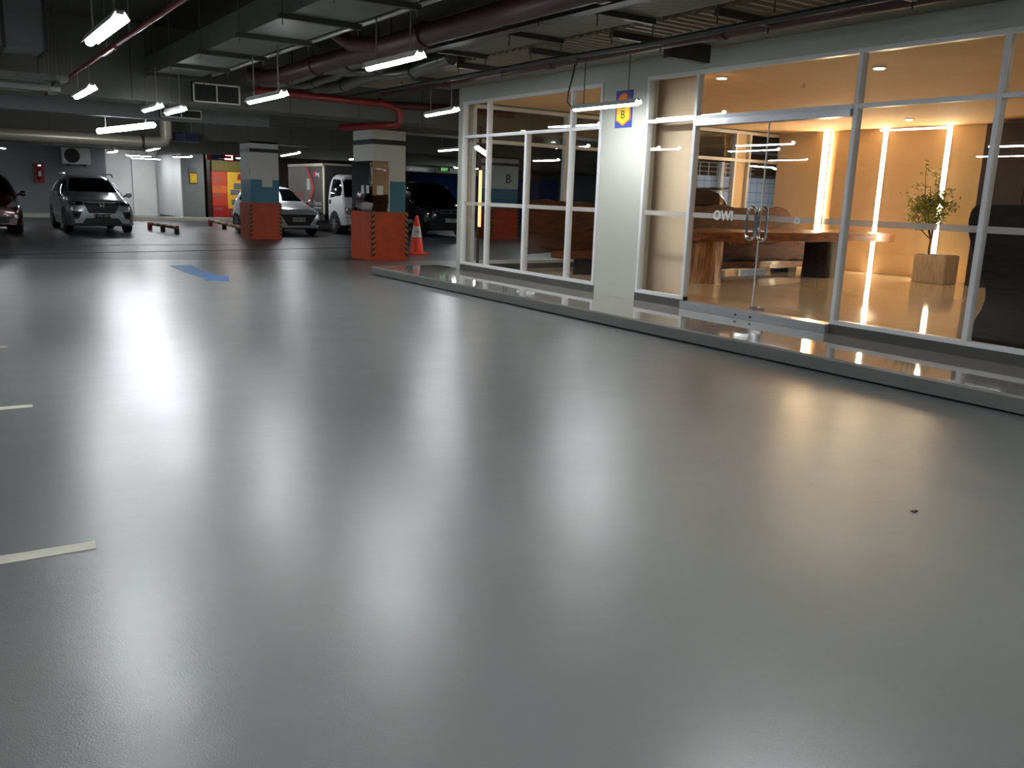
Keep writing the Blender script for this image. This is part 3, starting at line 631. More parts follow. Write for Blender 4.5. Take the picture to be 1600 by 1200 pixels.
# ------------------------------------------------------------------ hanging tube lamps
def lamp(p, q, label, top=CZ, rad=.034, rods=True):
    p, q = Vector(p), Vector(q); c = (p+q)/2; d = (q-p).normalized()
    t = thing('hanging_lamp', label, 'lamp', c, group='hanging tube lamps')
    side = d.cross(Vector((0, 0, 1))).normalized(); up = side.cross(d).normalized()
    MB().tube([p+d*.008, q-d*.008], rad, 12).build('tube', 'tube_light', t, smooth=True)
    a, b = p-d*.012, q+d*.012
    vs = []
    for e in (a, b):
        for s, h in ((-.062, -.012), (-.03, .045), (.03, .045), (.062, -.012), (.058, -.012), (.028, .036), (-.028, .036), (-.058, -.012)): vs.append(e+side*s+up*h)
    fs = [tuple(range(7, -1, -1)), tuple(range(8, 16))]+[(k, (k+1) % 8, 8+(k+1) % 8, 8+k) for k in range(8)]
    MB().add(vs, fs).build('reflector', 'housing_white', t)
    for e, k in ((p, -1), (q, 1)): MB().obox(e+d*k*.0+up*.03, e+d*k*.012+up*.03, .05, .02).build('end_cap', 'housing_white', t)
    if rods:
        for e in (p+d*.18, q-d*.18): MB().tube([e+up*.04, (e.x, e.y, top)], .008, 6).build('hanger_rod', 'rod', t)
lamps = [((1.185, 7.66, 2.5), (1.185, 6.42, 2.5), 'nearest hanging lamp at upper left beside the thin red pipe'),
         ((1.757, 12.65, 2.5), (1.757, 11.40, 2.51), 'small looking lamp under the thin red pipe at left', 2.775),
         ((3.094, 19.74, 2.45), (4.005, 18.89, 2.60), 'broad bright lamp above the silver car', CZ, .055),
         ((3.44, 10.95, 2.47), (3.44, 9.72, 2.47), 'lamp right of the large vent grille', 2.998),
         ((3.66, 7.98, 2.6), (3.66, 6.93, 2.6), 'lamp tucked below the maroon water main'),
         ((6.62, 12.3, 2.63), (6.47, 11.13, 2.63), 'lamp hanging before the shop corner', 3.0),
         ((7.07, 9.14, 2.567), (7.07, 7.936, 2.567), 'lamp hanging before the B sign on the pier', 3.2),
         ((2.84, 13.99, 2.5), (2.84, 13.0, 2.5), 'left of the paired lamps under the beam'),
         ((3.20, 14.2, 2.5), (3.20, 13.2, 2.5), 'right of the paired lamps under the beam', 2.998),
         ((2.55, 35.2, 2.48), (1.5, 34.6, 2.48), 'lamp above the maroon car at the left edge'),
         ((6.25, 30.7, 2.5), (6.34, 29.5, 2.55), 'small far lamp above the first yellow barrier'),
         ((5.15, 31.2, 2.4), (5.2, 30.1, 2.4), 'tiny far lamp above the right of the silver car'),
         ((10.05, 28.74, 2.5), (10.19, 27.5, 2.58), 'lamp above the pale hatchback'),
         ((10.89, 19.54, 2.5), (10.78, 18.3, 2.51), 'lamp seen between mirror pillar and shop corner'),
         ((15.2, 21.5, 2.5), (15.2, 20.3, 2.5), 'lamp behind the lobby end glazing'),
         ((19.0, 16.8, 2.5), (20.2, 16.8, 2.5), 'left lamp before the tiled wall'),
         ((21.0, 17.4, 2.5), (22.2, 17.4, 2.5), 'right lamp before the tiled wall'),
         ((10.25, 37.0, 2.62), (11.45, 37.0, 2.62), 'lamp above the two posters'),
         ((7.2, 38.4, 2.45), (8.3, 38.4, 2.45), 'lamp added to brighten the white rear board'),  # extra lamp added to brighten the white board and column side
         ((18.0, 31.0, 2.5), (19.2, 31.0, 2.5), 'far lamp before the white pipes'),
         ((8.2, 35.6, 2.5), (8.6, 34.6, 2.5), 'far lamp beside the white wall'),
         ((7.4, 40.5, 2.6), (8.4, 40.5, 2.6), 'lamp lighting the white rear wall')]
for a in lamps: lamp(*a)
# unseen lamps added overhead and behind the viewer to light near floor and fascia
for k, (x, y) in enumerate(((1.2, 2.2), (3.9, 2.6), (1.2, -2.4), (3.9, -2.4), (-3.0, 4.0), (-3.0, 9.5), (-3, -1), (-3.0, 15), (-3, 21), (-4, 28), (6.9, -3.0), (12.5, 16.2), (13.5, 30.5), (5.2, -0.6))):
    lamp((x, y+.6, 2.6), (x, y-.6, 2.6), 'unseen overhead tube lamp added to light the garage', 3.2 if x == 6.9 else 3.075 if x == 5.2 else CZ)

# ------------------------------------------------------------------ floor markings
def line(poly, label, m='line_white'): single('parking_line', MB().prism(poly, 'Z', 0.0005, 0.003), m, label, 'line marking', (poly[0][0], poly[0][1], 0), 'painted bay lines')
line([(0.455, 3.605), (0.462, 3.69), (-4.8, 3.93), (-4.8, 3.83)], 'nearest short white bay line at the left edge')
line([(0.474, 6.22), (0.48, 6.305), (-4.8, 6.38), (-4.8, 6.28)], 'second white bay line at the left edge')
line([(0.50, 8.60), (0.50, 8.69), (-4.8, 8.80), (-4.8, 8.70)], 'third and farthest white bay line at the left edge')
line([(2.2, 22.2), (2.2, 22.3), (6.6, 22.3), (6.6, 22.2)], 'faint pale line across the floor before the silver car', 'line_faded')
line([(13.0, 21.5), (13.1, 21.5), (14.2, 18.5), (14.1, 18.5)], 'faint pale line right of the orange cone', 'line_faded')
single('floor_arrow', MB().prism([(3.63, 16.5), (4.02, 16.5), (3.92, 15.4), (3.95, 14.5), (4.05, 14.3), (3.88, 13.6), (3.55, 13.8), (3.62, 14.1), (3.58, 15.3)], 'Z', 0.0005, 0.003), 'arrow_blue', 'worn blue arrow painted on the coated floor', 'arrow', (3.85, 15, 0))

lx, ly = 3.90, 2.175
sc_ = MB().add([(lx-.016, ly-.008, .001), (lx+.012, ly-.012, .001), (lx+.018, ly+.006, .001), (lx-.01, ly+.012, .001), (lx-.016, ly-.008, .005), (lx+.012, ly-.012, .010), (lx+.018, ly+.006, .007), (lx-.01, ly+.012, .004)], [(0, 1, 2, 3), (4, 5, 6, 7), (0, 1, 5, 4), (1, 2, 6, 5), (2, 3, 7, 6), (3, 0, 4, 7)])
single('litter_scrap', sc_, 'black_iron', 'tiny dark scrap lying alone on the near coated floor', 'litter', (lx, ly, 0))
# ------------------------------------------------------------------ cone, barriers, wall items
cn = thing('traffic_cone', 'orange traffic cone with white collar beside the mirror pillar', 'cone', (9.78, 18.6, 0))
MB().box(9.55, 10.01, 18.37, 18.83, -.004, .035).build('base', 'cone_orange', cn, bevel=.01)
MB().lathe([(.17, .03), (.125, .40), (.124, .401)], (9.78, 18.6, 0), n=24).build('lower_cone', 'cone_orange', cn, smooth=True)
MB().lathe([(.127, .40), (.085, .66)], (9.78, 18.6, 0), n=24).build('collar', 'card_white', cn, smooth=True)
MB().lathe([(.085, .66), (.035, .90), (.028, .905)], (9.78, 18.6, 0), n=24).build('tip', 'cone_orange', cn, smooth=True)
text('lettering', 'OK', 0.08, 'sign_black', (9.74, 18.478, .53), FACE_MY, cn, .001)
def barrier(p, q, label):
    p, q = Vector(p), Vector(q); t = thing('wheel_stop', label, 'barrier', p, group='yellow and black wheel barriers'); n = 9
    for k in range(n):
        a, b = p.lerp(q, k/n), p.lerp(q, (k+1)/n); MB().tube([(a.x, a.y, .2), (b.x, b.y, .2)], .055, 12).build('band', 'hazard_yellow' if k % 2 == 0 else 'sign_black', t, smooth=True)
    for f in (0.03, .5, .97):
        c = p.lerp(q, f); MB().box(c.x-.06, c.x+.06, c.y-.06, c.y+.06, -.004, .17).build('foot', 'pipe_red' if f < .1 else 'black_iron', t)
barrier((5.95, 29.6, 0), (6.22, 27.0, 0), 'low striped pipe barrier right of the silver car')
barrier((8.75, 33.0, 0), (8.2, 27.3, 0), 'low striped pipe barrier left of the banded pillar')
ac = thing('condenser_unit', 'white air conditioner condenser on the grey rear wall', 'condenser', (5.25, 39.0, 2.1))
MB().box(4.72, 5.74, 38.78, 39.15, 2.10, 2.72).build('casing', 'white_wall', ac, bevel=.02)
MB().lathe([(.27, -.02), (.28, 0)], (5.08, 38.78, 2.42), 'Y', 28).build('fan_grille', 'steel_dark', ac)
for r in (.1, .17, .24): MB().tube([(5.08+r*math.cos(t), 38.75, 2.42+r*math.sin(t)) for t in [2*math.pi*k/24 for k in range(24)]], .006, 5, close=True).build('grille_ring', 'black_iron', ac)
for x in (4.95, 5.55): MB().box(x-.03, x+.03, 38.8, 39.2, 2.02, 2.10).build('bracket', 'black_iron', ac)
ex = thing('extinguisher_cabinet', 'red extinguisher box mounted on the grey rear wall', 'extinguisher', (3.9, 39.1, 1.3))
MB().box(3.74, 4.08, 39.05, 39.2, 1.33, 2.07).build('back_board', 'sign_red', ex)
MB().lathe([(.07, 1.45), (.085, 1.5), (.085, 1.85), (.03, 1.93), (.03, 1.98)], (3.91, 38.96, 0), n=16).build('cylinder', 'pipe_red', ex, smooth=True)
MB().box(3.86, 3.96, 38.86, 38.88, 1.58, 1.78).build('label_card', 'card_white', ex)
MB().box(3.86, 3.98, 38.93, 38.99, 1.96, 2.02).build('valve', 'chrome', ex)
# far white panels, grey column, posters
single('white_board', MB().box(7.95, 8.95, 42.46, 42.598, 0.0, 2.55), 'white_wall', 'large white board standing at the white rear wall', 'panel', (8.7, 42.4, .25))
struct('wall_back', MB().box(9.05, 9.95, 38.1, 42.5, 0, CZ), 'grey_column', 'grey column carrying a yellow sign')
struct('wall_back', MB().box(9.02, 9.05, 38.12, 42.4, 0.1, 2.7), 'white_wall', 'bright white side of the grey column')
n1 = thing('wall_notice', 'small yellow zone notice on the grey far column', 'notice', (9.55, 38.08, 1.8))
MB().box(9.35, 9.68, 38.08, 38.1, 1.50, 1.95).build('board', 'sign_black', n1); MB().box(9.37, 9.66, 38.07, 38.08, 1.53, 1.92).build('yellow_face', 'poster_yellow', n1)
MB().lathe([(.09, -.004), (.09, 0)], (9.52, 38.07, 1.72), 'Y', 18).build('disc', 'sign_yellow', n1)
single('wall_notice', MB().box(9.34, 9.66, 38.07, 38.1, 1.99, 2.16), 'machine_grey', 'small grey notice above the yellow zone notice', 'notice', (9.5, 38.08, 2.0))
struct('wall_back', MB().box(10.2, 20, 38.6, 42.5, 0, CZ), 'dark_panel', 'dark wall behind the posters')
po = thing('wall_poster', 'tall orange to red price poster left of the yellow one', 'poster', (10.75, 38.5, .12))
for z0, z1, m in ((.12, .62, 'poster_red'), (.62, 1.15, 'poster_mid'), (1.15, 1.45, 'poster_orange'), (1.45, 2.05, 'poster_mid')): MB().box(10.38, 11.02, 38.5, 38.58, z0, z1).build('panel', m, po)
for z in (.45, .5, .98, 1.04, 1.10, 1.36, 1.42, 1.62, 1.70, 1.78, 1.92): MB().box(10.42, 10.42+.25+.2*((z*37) % 1), 38.492, 38.5, z-.012, z+.012).build('print_line', 'box_pale', po)
py_ = thing('wall_poster', 'yellow poster with pictured machines beside the banded pillar', 'poster', (11.3, 38.5, .12))
MB().box(11.03, 11.75, 38.5, 38.58, .12, 2.05).build('panel', 'poster_yellow', py_); MB().box(11.03, 11.75, 38.495, 38.5, .12, .5).build('red_base', 'poster_red', py_)
MB().prism([(11.45, 1.72), (11.7, 1.72), (11.62, 1.98), (11.5, 1.98)], 'Y', 38.49, 38.5).build('red_print', 'poster_red', py_)
for x0, x1, z0, z1 in ((11.3, 11.72, 1.33, 1.58), (11.15, 11.55, 1.08, 1.30), (11.18, 11.4, .66, .88), (11.15, 11.4, .2, .45)): MB().box(x0, x1, 38.485, 38.495, z0, z1).build('picture', 'machine_grey', py_)
single('poster_header', MB().box(10.38, 11.75, 38.45, 38.58, 2.07, 2.5), 'olive', 'olive header board above the two posters', 'board', (11, 38.5, 2.07))
hs = thing('hanging_sign', 'dark blue hanging direction sign with red end', 'sign', (5.75, 24, 2.55))
MB().box(5.52, 6.17, 23.97, 24.03, 2.55, 2.76).build('board', 'sign_navy', hs); MB().box(5.35, 5.52, 23.97, 24.03, 2.55, 2.76).build('red_end', 'sign_red', hs); MB().box(5.33, 6.17, 23.96, 24.04, 2.53, 2.55).build('lower_edge', 'machine_grey', hs)
for k in range(5): MB().box(5.60+.05*k, 5.625+.05*k, 23.965, 23.97, 2.67, 2.73).box(5.60+.05*k, 5.625+.05*k, 23.965, 23.97, 2.58, 2.63).build('faded_letter', 'sign_muted', hs)
rods(hs, ((5.5, 24), (6.0, 24)), 2.76)
h2 = thing('hanging_sign', 'small hanging sign with red digits before the posters', 'sign', (9.2, 33.5, 2.4))
MB().box(8.86, 9.05, 33.47, 33.53, 2.38, 2.66).build('red_end', 'sign_red', h2); MB().box(9.05, 9.3, 33.47, 33.53, 2.38, 2.66).build('board', 'sign_navy', h2); MB().box(9.3, 9.95, 33.47, 33.53, 2.38, 2.72).build('display', 'sign_black', h2)
MB().box(9.52, 9.82, 33.46, 33.47, 2.62, 2.68).box(9.52, 9.82, 33.46, 33.47, 2.41, 2.46).box(9.77, 9.82, 33.46, 33.47, 2.46, 2.58).box(9.55, 9.82, 33.46, 33.47, 2.55, 2.58).build('lit_digit', 'led_red', h2)
MB().box(9.3, 9.5, 33.46, 33.47, 2.42, 2.45).build('lit_dash', 'card_white', h2)
rods(h2, ((9.1, 33.5), (9.7, 33.5)), 2.66)
struct('wall_back', MB().box(16.8, 30, 40.0, 40.3, 0, 2.4), 'blue_wall', 'blue wall far behind the black van')
es = thing('exit_sign', 'small green lit exit sign before the white pipe', 'sign', (18.6, 33.0, 2.37))
MB().box(18.38, 18.92, 32.97, 33.03, 2.36, 2.53).build('case', 'sign_black', es)
text('lettering', 'EXIT', .16, 'exit_green', (18.65, 32.965, 2.445), FACE_MY, es, .002)
rods(es, ((18.5, 33), (18.8, 33)), 2.53)
# tiled wall and lattice behind the lobby glazing
struct('wall_back', MB().box(16.9, 29.9, 19.0, 19.2, 0, 2.25), 'wall_tile', 'pale blue tiled wall seen through the lobby')
la = thing('lattice_fence', 'white lattice grid above the tiled wall', 'lattice', (21, 19.1, 2.25))
for k in range(14): MB().box(17.0+.38*k, 17.02+.38*k, 19.08, 19.1, 2.25, 2.64).build('bar', 'white_wall', la)
for z in (2.38, 2.52, 2.64): MB().box(16.95, 22.1, 19.075, 19.105, z-.01, z+.01).build('bar', 'white_wall', la)
single('post', MB().box(20.3, 20.42, 18.8, 18.92, -.004, 2.66), 'white_wall', 'white post before the tiled wall', 'post', (20.36, 18.86, 0))

# ------------------------------------------------------------------ vehicles
def lerp_prof(p, y):
    if y <= p[0][0]: return p[0][1]
    for (a, b), (c, d) in zip(p[:-1], p[1:]):
        if y <= c:
            t = (y-a)/(c-a); return b+(d-b)*t
    return p[-1][1]
def smooth_prof(p, y, w=.06): return sum(lerp_prof(p, y+w*k/3) for k in range(-3, 4))/7
def car_body(L, W, top, plan, zlow, belt, H, tumble, pw=5.0, n=54):
    mb = MB(); K = 15; rows = []
    ys = sorted(set([0, .02, .05, .09, .14, .2]+[L*i/n for i in range(n+1)]+[L-.02, L-.05, L-.1]))
    for y in ys:
        zt = smooth_prof(top, y) if .1 < y < L-.1 else lerp_prof(top, y); hw = smooth_prof(plan, y); zl = lerp_prof(zlow, y)
        def X(z):
            g = 1.0
            if z > belt: g = 1-tumble*(z-belt)/(H-belt)
            elif z < zl+.25: g = .95+.05*max(0, (z-zl)/.25)
            return hw*g
        half = [(X(zl)*.55, zl)]
        for k in range(K+1):
            t = k/K*math.pi/2; z = zl+(zt-zl)*math.sin(t)**(2/pw) if k else zl
            x = X(z)*(math.cos(t)**(2/pw) if k < K else 0)
            half.append((x, z))
        # insert straight side samples
        side = []; z2 = half[2][1]
        for j in range(1, 6): z = zl+(z2-zl)*j/6; side.append((X(z)*(1-((z-zl)/(zt-zl))**pw)**(1/pw), z))
        half = half[:2]+side+half[2:]
        ring = [(x, y, z) for x, z in half]+[(-x, y, z) for x, z in reversed(half[:-1])]
        rows.append(ring)
    m = len(rows[0])
    for r in rows: mb.v += [Vector(p) for p in r]
    for i in range(len(rows)-1):
        for k in range(m): mb.f.append((i*m+k, i*m+(k+1) % m, (i+1)*m+(k+1) % m, (i+1)*m+k))
    mb.f.append(tuple(range(m-1, -1, -1))); mb.f.append(tuple((len(rows)-1)*m+k for k in range(m)))
    return mb
class Proj:
    def __init__(s, mb): s.b = BVHTree.FromPolygons([tuple(v) for v in mb.v], mb.f)
    def hit(s, p, d):
        h = s.b.ray_cast(Vector(p), Vector(d), 12)
        return h[0]
def patch(pr, top, bot, view, off=.012, cols=12, rows=6):
    """view 'F' (x,z from the front), 'B' (x,z from the rear), 'L' / 'R' (y,z from the sides), 'T' (x,y from above)"""
    def res(pl, n):
        d = [0]
        for a, b in zip(pl[:-1], pl[1:]): d.append(d[-1]+math.dist(a, b))
        outp = []
        for i in range(n+1):
            t = d[-1]*i/n; j = max(k for k in range(len(d)) if d[k] <= t+1e-9); j = min(j, len(pl)-2)
            u = (t-d[j])/max(1e-9, d[j+1]-d[j]); outp.append((pl[j][0]+(pl[j+1][0]-pl[j][0])*u, pl[j][1]+(pl[j+1][1]-pl[j][1])*u))
        return outp
    T, B = res(top, cols), res(bot, cols); O = []; I = []; last = None
    dirs = {'F': Vector((0, 1, 0)), 'B': Vector((0, -1, 0)), 'L': Vector((1, 0, 0)), 'R': Vector((-1, 0, 0)), 'T': Vector((0, 0, -1))}; d = dirs[view]
    for j in range(rows+1):
        for i in range(cols+1):
            a = T[i][0]+(B[i][0]-T[i][0])*j/rows; b = T[i][1]+(B[i][1]-T[i][1])*j/rows
            o = {'F': (a, -3, b), 'B': (a, 9, b), 'L': (-4, a, b), 'R': (4, a, b), 'T': (a, b, 5)}[view]
            h = pr.hit(o, d)
            if h is None: h = last if last is not None else Vector(o)+d*3
            else: last = h
            if view in 'FB': h = Vector((a, h.y, b))
            elif view in 'LR': h = Vector((h.x, a, b))
            O.append(h-d*off); I.append(h+d*.02)
    mb = MB(); n = len(O); mb.v = O+I; c = cols+1
    for j in range(rows):
        for i in range(cols):
            q = (j*c+i, j*c+i+1, (j+1)*c+i+1, (j+1)*c+i); mb.f += [q, tuple(n+k for k in reversed(q))]
    bd = [i for i in range(c)]+[j*c+cols for j in range(1, rows+1)]+[rows*c+i for i in range(cols-1, -1, -1)]+[j*c for j in range(rows-1, 0, -1)]
    for a, b in zip(bd, bd[1:]+bd[:1]): mb.f.append((a, b, n+b, n+a))
    return mb
def wheel(t, x, y, r, w, rimm='rim', spokes=6):
    s = 1 if x > 0 else -1
    o = MB().lathe([(r*.62, -w/2), (r*.94, -w/2), (r, -w*.36), (r, w*.36), (r*.94, w/2), (r*.62, w/2)], (x, y, r), 'X', 28).build('wheel', 'rubber', t, smooth=True)
    MB().lathe([(r*.60, 0), (r*.64, s*(w/2+.006)), (r*.58, s*(w/2+.008)), (r*.56, s*(w/2-.03)), (.01, s*(w/2-.03))], (x, y, r), 'X', 28).build('rim', rimm if spokes == 0 else 'black_plastic', o, smooth=True)
    for k in range(spokes):
        a = 2*math.pi*k/spokes; xx = x+s*(w/2-.005)
        MB().obox((xx, y+.04*math.cos(a), r+.04*math.sin(a)), (xx, y+r*.6*math.cos(a), r+r*.6*math.sin(a)), .055, .03, (1, 0, 0)).build('spoke', rimm, o)
    MB().lathe([(.06, 0), (.05, s*.02), (.01, s*.025)], (x+s*(w/2-.02), y, r), 'X', 14).build('hub_cap', rimm, o, smooth=True)
def arch(t, x, y, r, z, W):
    s = 1 if x > 0 else -1; pts = []
    for k in range(17): a = math.pi*k/16; pts.append((y+r*math.cos(a), z+r*math.sin(a)*1.0))
    pts += [(y-r, z-.12), (y+r, z-.12)]
    MB().prism(pts, 'X', x-s*.25, x+s*.004).build('wheel_arch', 'black_plastic', t)
def mirrorL(t, p, m, sx):
    MB().tube([p+Vector((-sx*.10, .02, -.05)), p], .025, 8).build('mirror_arm', 'black_plastic', t)
    MB().lathe([(.02, -.07), (.07, -.05), (.085, 0), (.08, .04), (.02, .05)], p+Vector((sx*.05, 0, 0)), 'Y', 14).build('wing_mirror', m, t, smooth=True)
def make_car(name, label, loc, rz, L, W, H, paint, top, plan, zlow, belt, tumble, front, wheels, r, winL, rails=False, lens='lens_clear', plate=None, plate_z=.42, plate_m=('plate_white', 'sign_black'), grille=None, ws=None, extra=None, rimm='rim', rear=None, cat='car', wheel_x=None):
    t = thing(name, label, cat, loc, rz, local=True)
    mb = car_body(L, W, top, plan, zlow, belt, H, tumble); pr = Proj(mb)
    mb.build('body', paint, t, smooth=True)
    hw = W/2; wx = wheel_x or hw-.11
    for y in wheels:
        for s in (-1, 1): arch(t, s*(hw-.005), y, r*1.12, r, W); wheel(t, s*wx, y, r, .2, rimm)
    patch(pr, ws[0], ws[1], 'F', .012, 14, 8).build('windscreen', 'car_glass', t, smooth=True)
    for k, (a, b) in enumerate(winL):
        for v in 'LR': patch(pr, a, b, v, .012, 10, 5).build('side_window', 'car_glass', t, smooth=True)
    for nm, a, b, m in front: 
        patch(pr, a, b, 'F', .014, 12, 5).build(nm, m, t, smooth=True)
    if rear:
        for nm, a, b, m in rear: patch(pr, a, b, 'B', .014, 12, 5).build(nm, m, t, smooth=True)
    if plate:
        h = pr.hit((0, -3, plate_z), (0, 1, 0)); y = (h.y if h else 0)-.035
        p = MB().box(-.215, .215, y, y+.02, plate_z-.065, plate_z+.065).build('number_plate', plate_m[0], t); text('plate_text', plate, .105, plate_m[1], (0, y-.003, plate_z+.005), FACE_MY, p, .001, xs=.8)
    for s in (-1, 1):
        my = ws[2]; mirrorL(t, Vector((s*(hw+.05), my, belt+.06)), paint, s)
    if extra: extra(t, pr)
    return t
def mir(pl): return [(-x, z) for x, z in pl]
def both(nm, a, b, m): return [(nm, a, b, m), (nm, mir(a), mir(b), m)]

# silver seven seater (front in view)
def brv_extra(t, pr):
    for s in (-1, 1):
        pts = [(s*.60, 1.75+.3*k, 1.60+.07*math.sin(math.pi*min(1, k/1.0)/2) if k else 1.58) for k in range(7)]
        MB().tube([(s*.60, 1.65, 1.585), (s*.60, 1.8, 1.665), (s*.60, 3.6, 1.67), (s*.60, 3.8, 1.60)], .02, 8).build('roof_rail', 'chrome', t, smooth=True)
    e = MB()
    e.box(-.055, -.035, -.03, 0, .74, .85).box(.035, .055, -.03, 0, .74, .85).box(-.04, .04, -.03, 0, .785, .805).build('emblem', 'chrome', t)
    MB().box(-.36, .36, -.012, .05, .865, .885).build('chrome_strip', 'chrome', t)
    for s in (-1, 1): MB().tube([(s*.895, 1.75+k*.9, .94) for k in (0, .12)], .018, 8).build('door_handle', 'chrome', t); MB().tube([(s*.895, 2.7, .95), (s*.895, 2.86, .95)], .018, 8).build('door_handle', 'chrome', t)
make_car('parked_car', 'silver grey family car with roof rails parked facing the lane', (4.2, 27.0, 0), 0.0, 4.49, 1.78, 1.68, 'paint_silver',
    [(0, .80), (.04, .90), (.12, .95), (.5, 1.02), (1.15, 1.12), (1.25, 1.15), (1.95, 1.58), (2.3, 1.63), (3.0, 1.64), (4.0, 1.58), (4.35, 1.2), (4.49, .95)],
    [(0, .72), (.08, .80), (.25, .865), (.7, .885), (3.9, .885), (4.3, .84), (4.49, .76)], [(0, .30), (.15, .22), (4.2, .22), (4.49, .35)], 1.02, .235,
    [('grille', [(-.47, .87), (.47, .87)], [(-.34, .58), (.34, .58)], 'black_plastic'),
     ('lower_intake', [(-.42, .44), (.42, .44)], [(-.52, .30), (.52, .30)], 'black_plastic')]
    + both('headlight', [(.48, .89), (.62, .90), (.80, .90)], [(.48, .80), (.62, .79), (.80, .80)], 'lens_dark')
    + both('lamp_unit', [(.66, .88), (.78, .88)], [(.66, .83), (.78, .83)], 'lens_clear')
    + both('fog_recess', [(.52, .62), (.76, .64)], [(.60, .42), (.72, .42)], 'black_plastic')
    + both('fog_lamp', [(.64, .56), (.71, .56)], [(.64, .49), (.71, .49)], 'lens_clear'),
    (.86, 3.62), .345, [([(1.5, 1.12), (1.95, 1.47), (2.35, 1.50)], [(1.55, 1.05), (2.3, 1.05)]), ([(2.4, 1.50), (3.3, 1.50)], [(2.36, 1.05), (3.3, 1.06)])],
    plate='B 1702 NEW', plate_z=.50, plate_m=('plate_black', 'plate_white'), ws=([(-.58, 1.55), (.58, 1.55)], [(-.72, 1.16), (.72, 1.16)], 1.42), extra=brv_extra)
# maroon people carrier at the left edge
make_car('parked_car', 'dark maroon car cut off by the left edge', (1.4, 26.6, 0), 0.0, 4.1, 1.68, 1.66, 'paint_maroon',
    [(0, .72), (.04, .80), (.15, .88), (.85, 1.02), (.95, 1.06), (1.75, 1.58), (2.1, 1.64), (3.6, 1.62), (3.95, 1.2), (4.1, .9)],
    [(0, .66), (.1, .76), (.3, .83), (.7, .84), (3.7, .84), (4.1, .74)], [(0, .26), (.15, .2), (4.1, .3)], 1.0, .22,
    [('grille', [(-.38, .78), (.38, .78)], [(-.34, .68), (.34, .68)], 'black_plastic'), ('lower_intake', [(-.5, .46), (.5, .46)], [(-.45, .30), (.45, .30)], 'black_plastic')]
    + both('headlight', [(.44, .74), (.6, .88), (.80, .90)], [(.46, .70), (.62, .72), (.80, .74)], 'lens_clear') + both('fog_lamp', [(.60, .52), (.70, .52)], [(.60, .44), (.70, .44)], 'lens_clear'),
    (.8, 3.35), .31, [([(1.3, 1.12), (1.75, 1.46), (2.1, 1.5)], [(1.35, 1.03), (2.05, 1.03)]), ([(2.15, 1.5), (3.2, 1.5)], [(2.1, 1.03), (3.2, 1.05)])],
    ws=([(-.54, 1.54), (.54, 1.54)], [(-.70, 1.09), (.70, 1.09)], 1.2))
# pale hatchback
make_car('parked_car', 'pale silver hatchback parked between banded pillar and truck', (9.70, 26.3, 0), R(4), 3.65, 1.66, 1.52, 'paint_pale',
    [(0, .74), (.04, .80), (.14, .85), (.85, 1.0), (.95, 1.04), (1.7, 1.46), (2.05, 1.50), (3.1, 1.46), (3.5, 1.1), (3.65, .8)],
    [(0, .68), (.08, .76), (.25, .82), (.7, .83), (3.2, .83), (3.65, .74)], [(0, .26), (.12, .2), (3.65, .3)], .96, .22,
    [('grille', [(-.60, .66), (.60, .66)], [(-.36, .32), (.36, .32)], 'black_plastic')]
    + both('headlight', [(.56, .74), (.66, .86), (.76, .90)], [(.58, .70), (.68, .70), (.78, .74)], 'lens_clear') + both('fog_recess', [(.62, .48), (.76, .52)], [(.56, .34), (.74, .36)], 'black_plastic'),
    (.68, 3.1), .30, [([(1.3, 1.06), (1.7, 1.36), (2.0, 1.40)], [(1.3, .98), (2.0, .98)]), ([(2.05, 1.40), (2.9, 1.38)], [(2.05, .98), (2.85, 1.02)])],
    plate='A 1057 NO', plate_z=.50, ws=([(-.52, 1.42), (.52, 1.42)], [(-.70, 1.05), (.70, 1.05)], 1.15), rimm='rim')
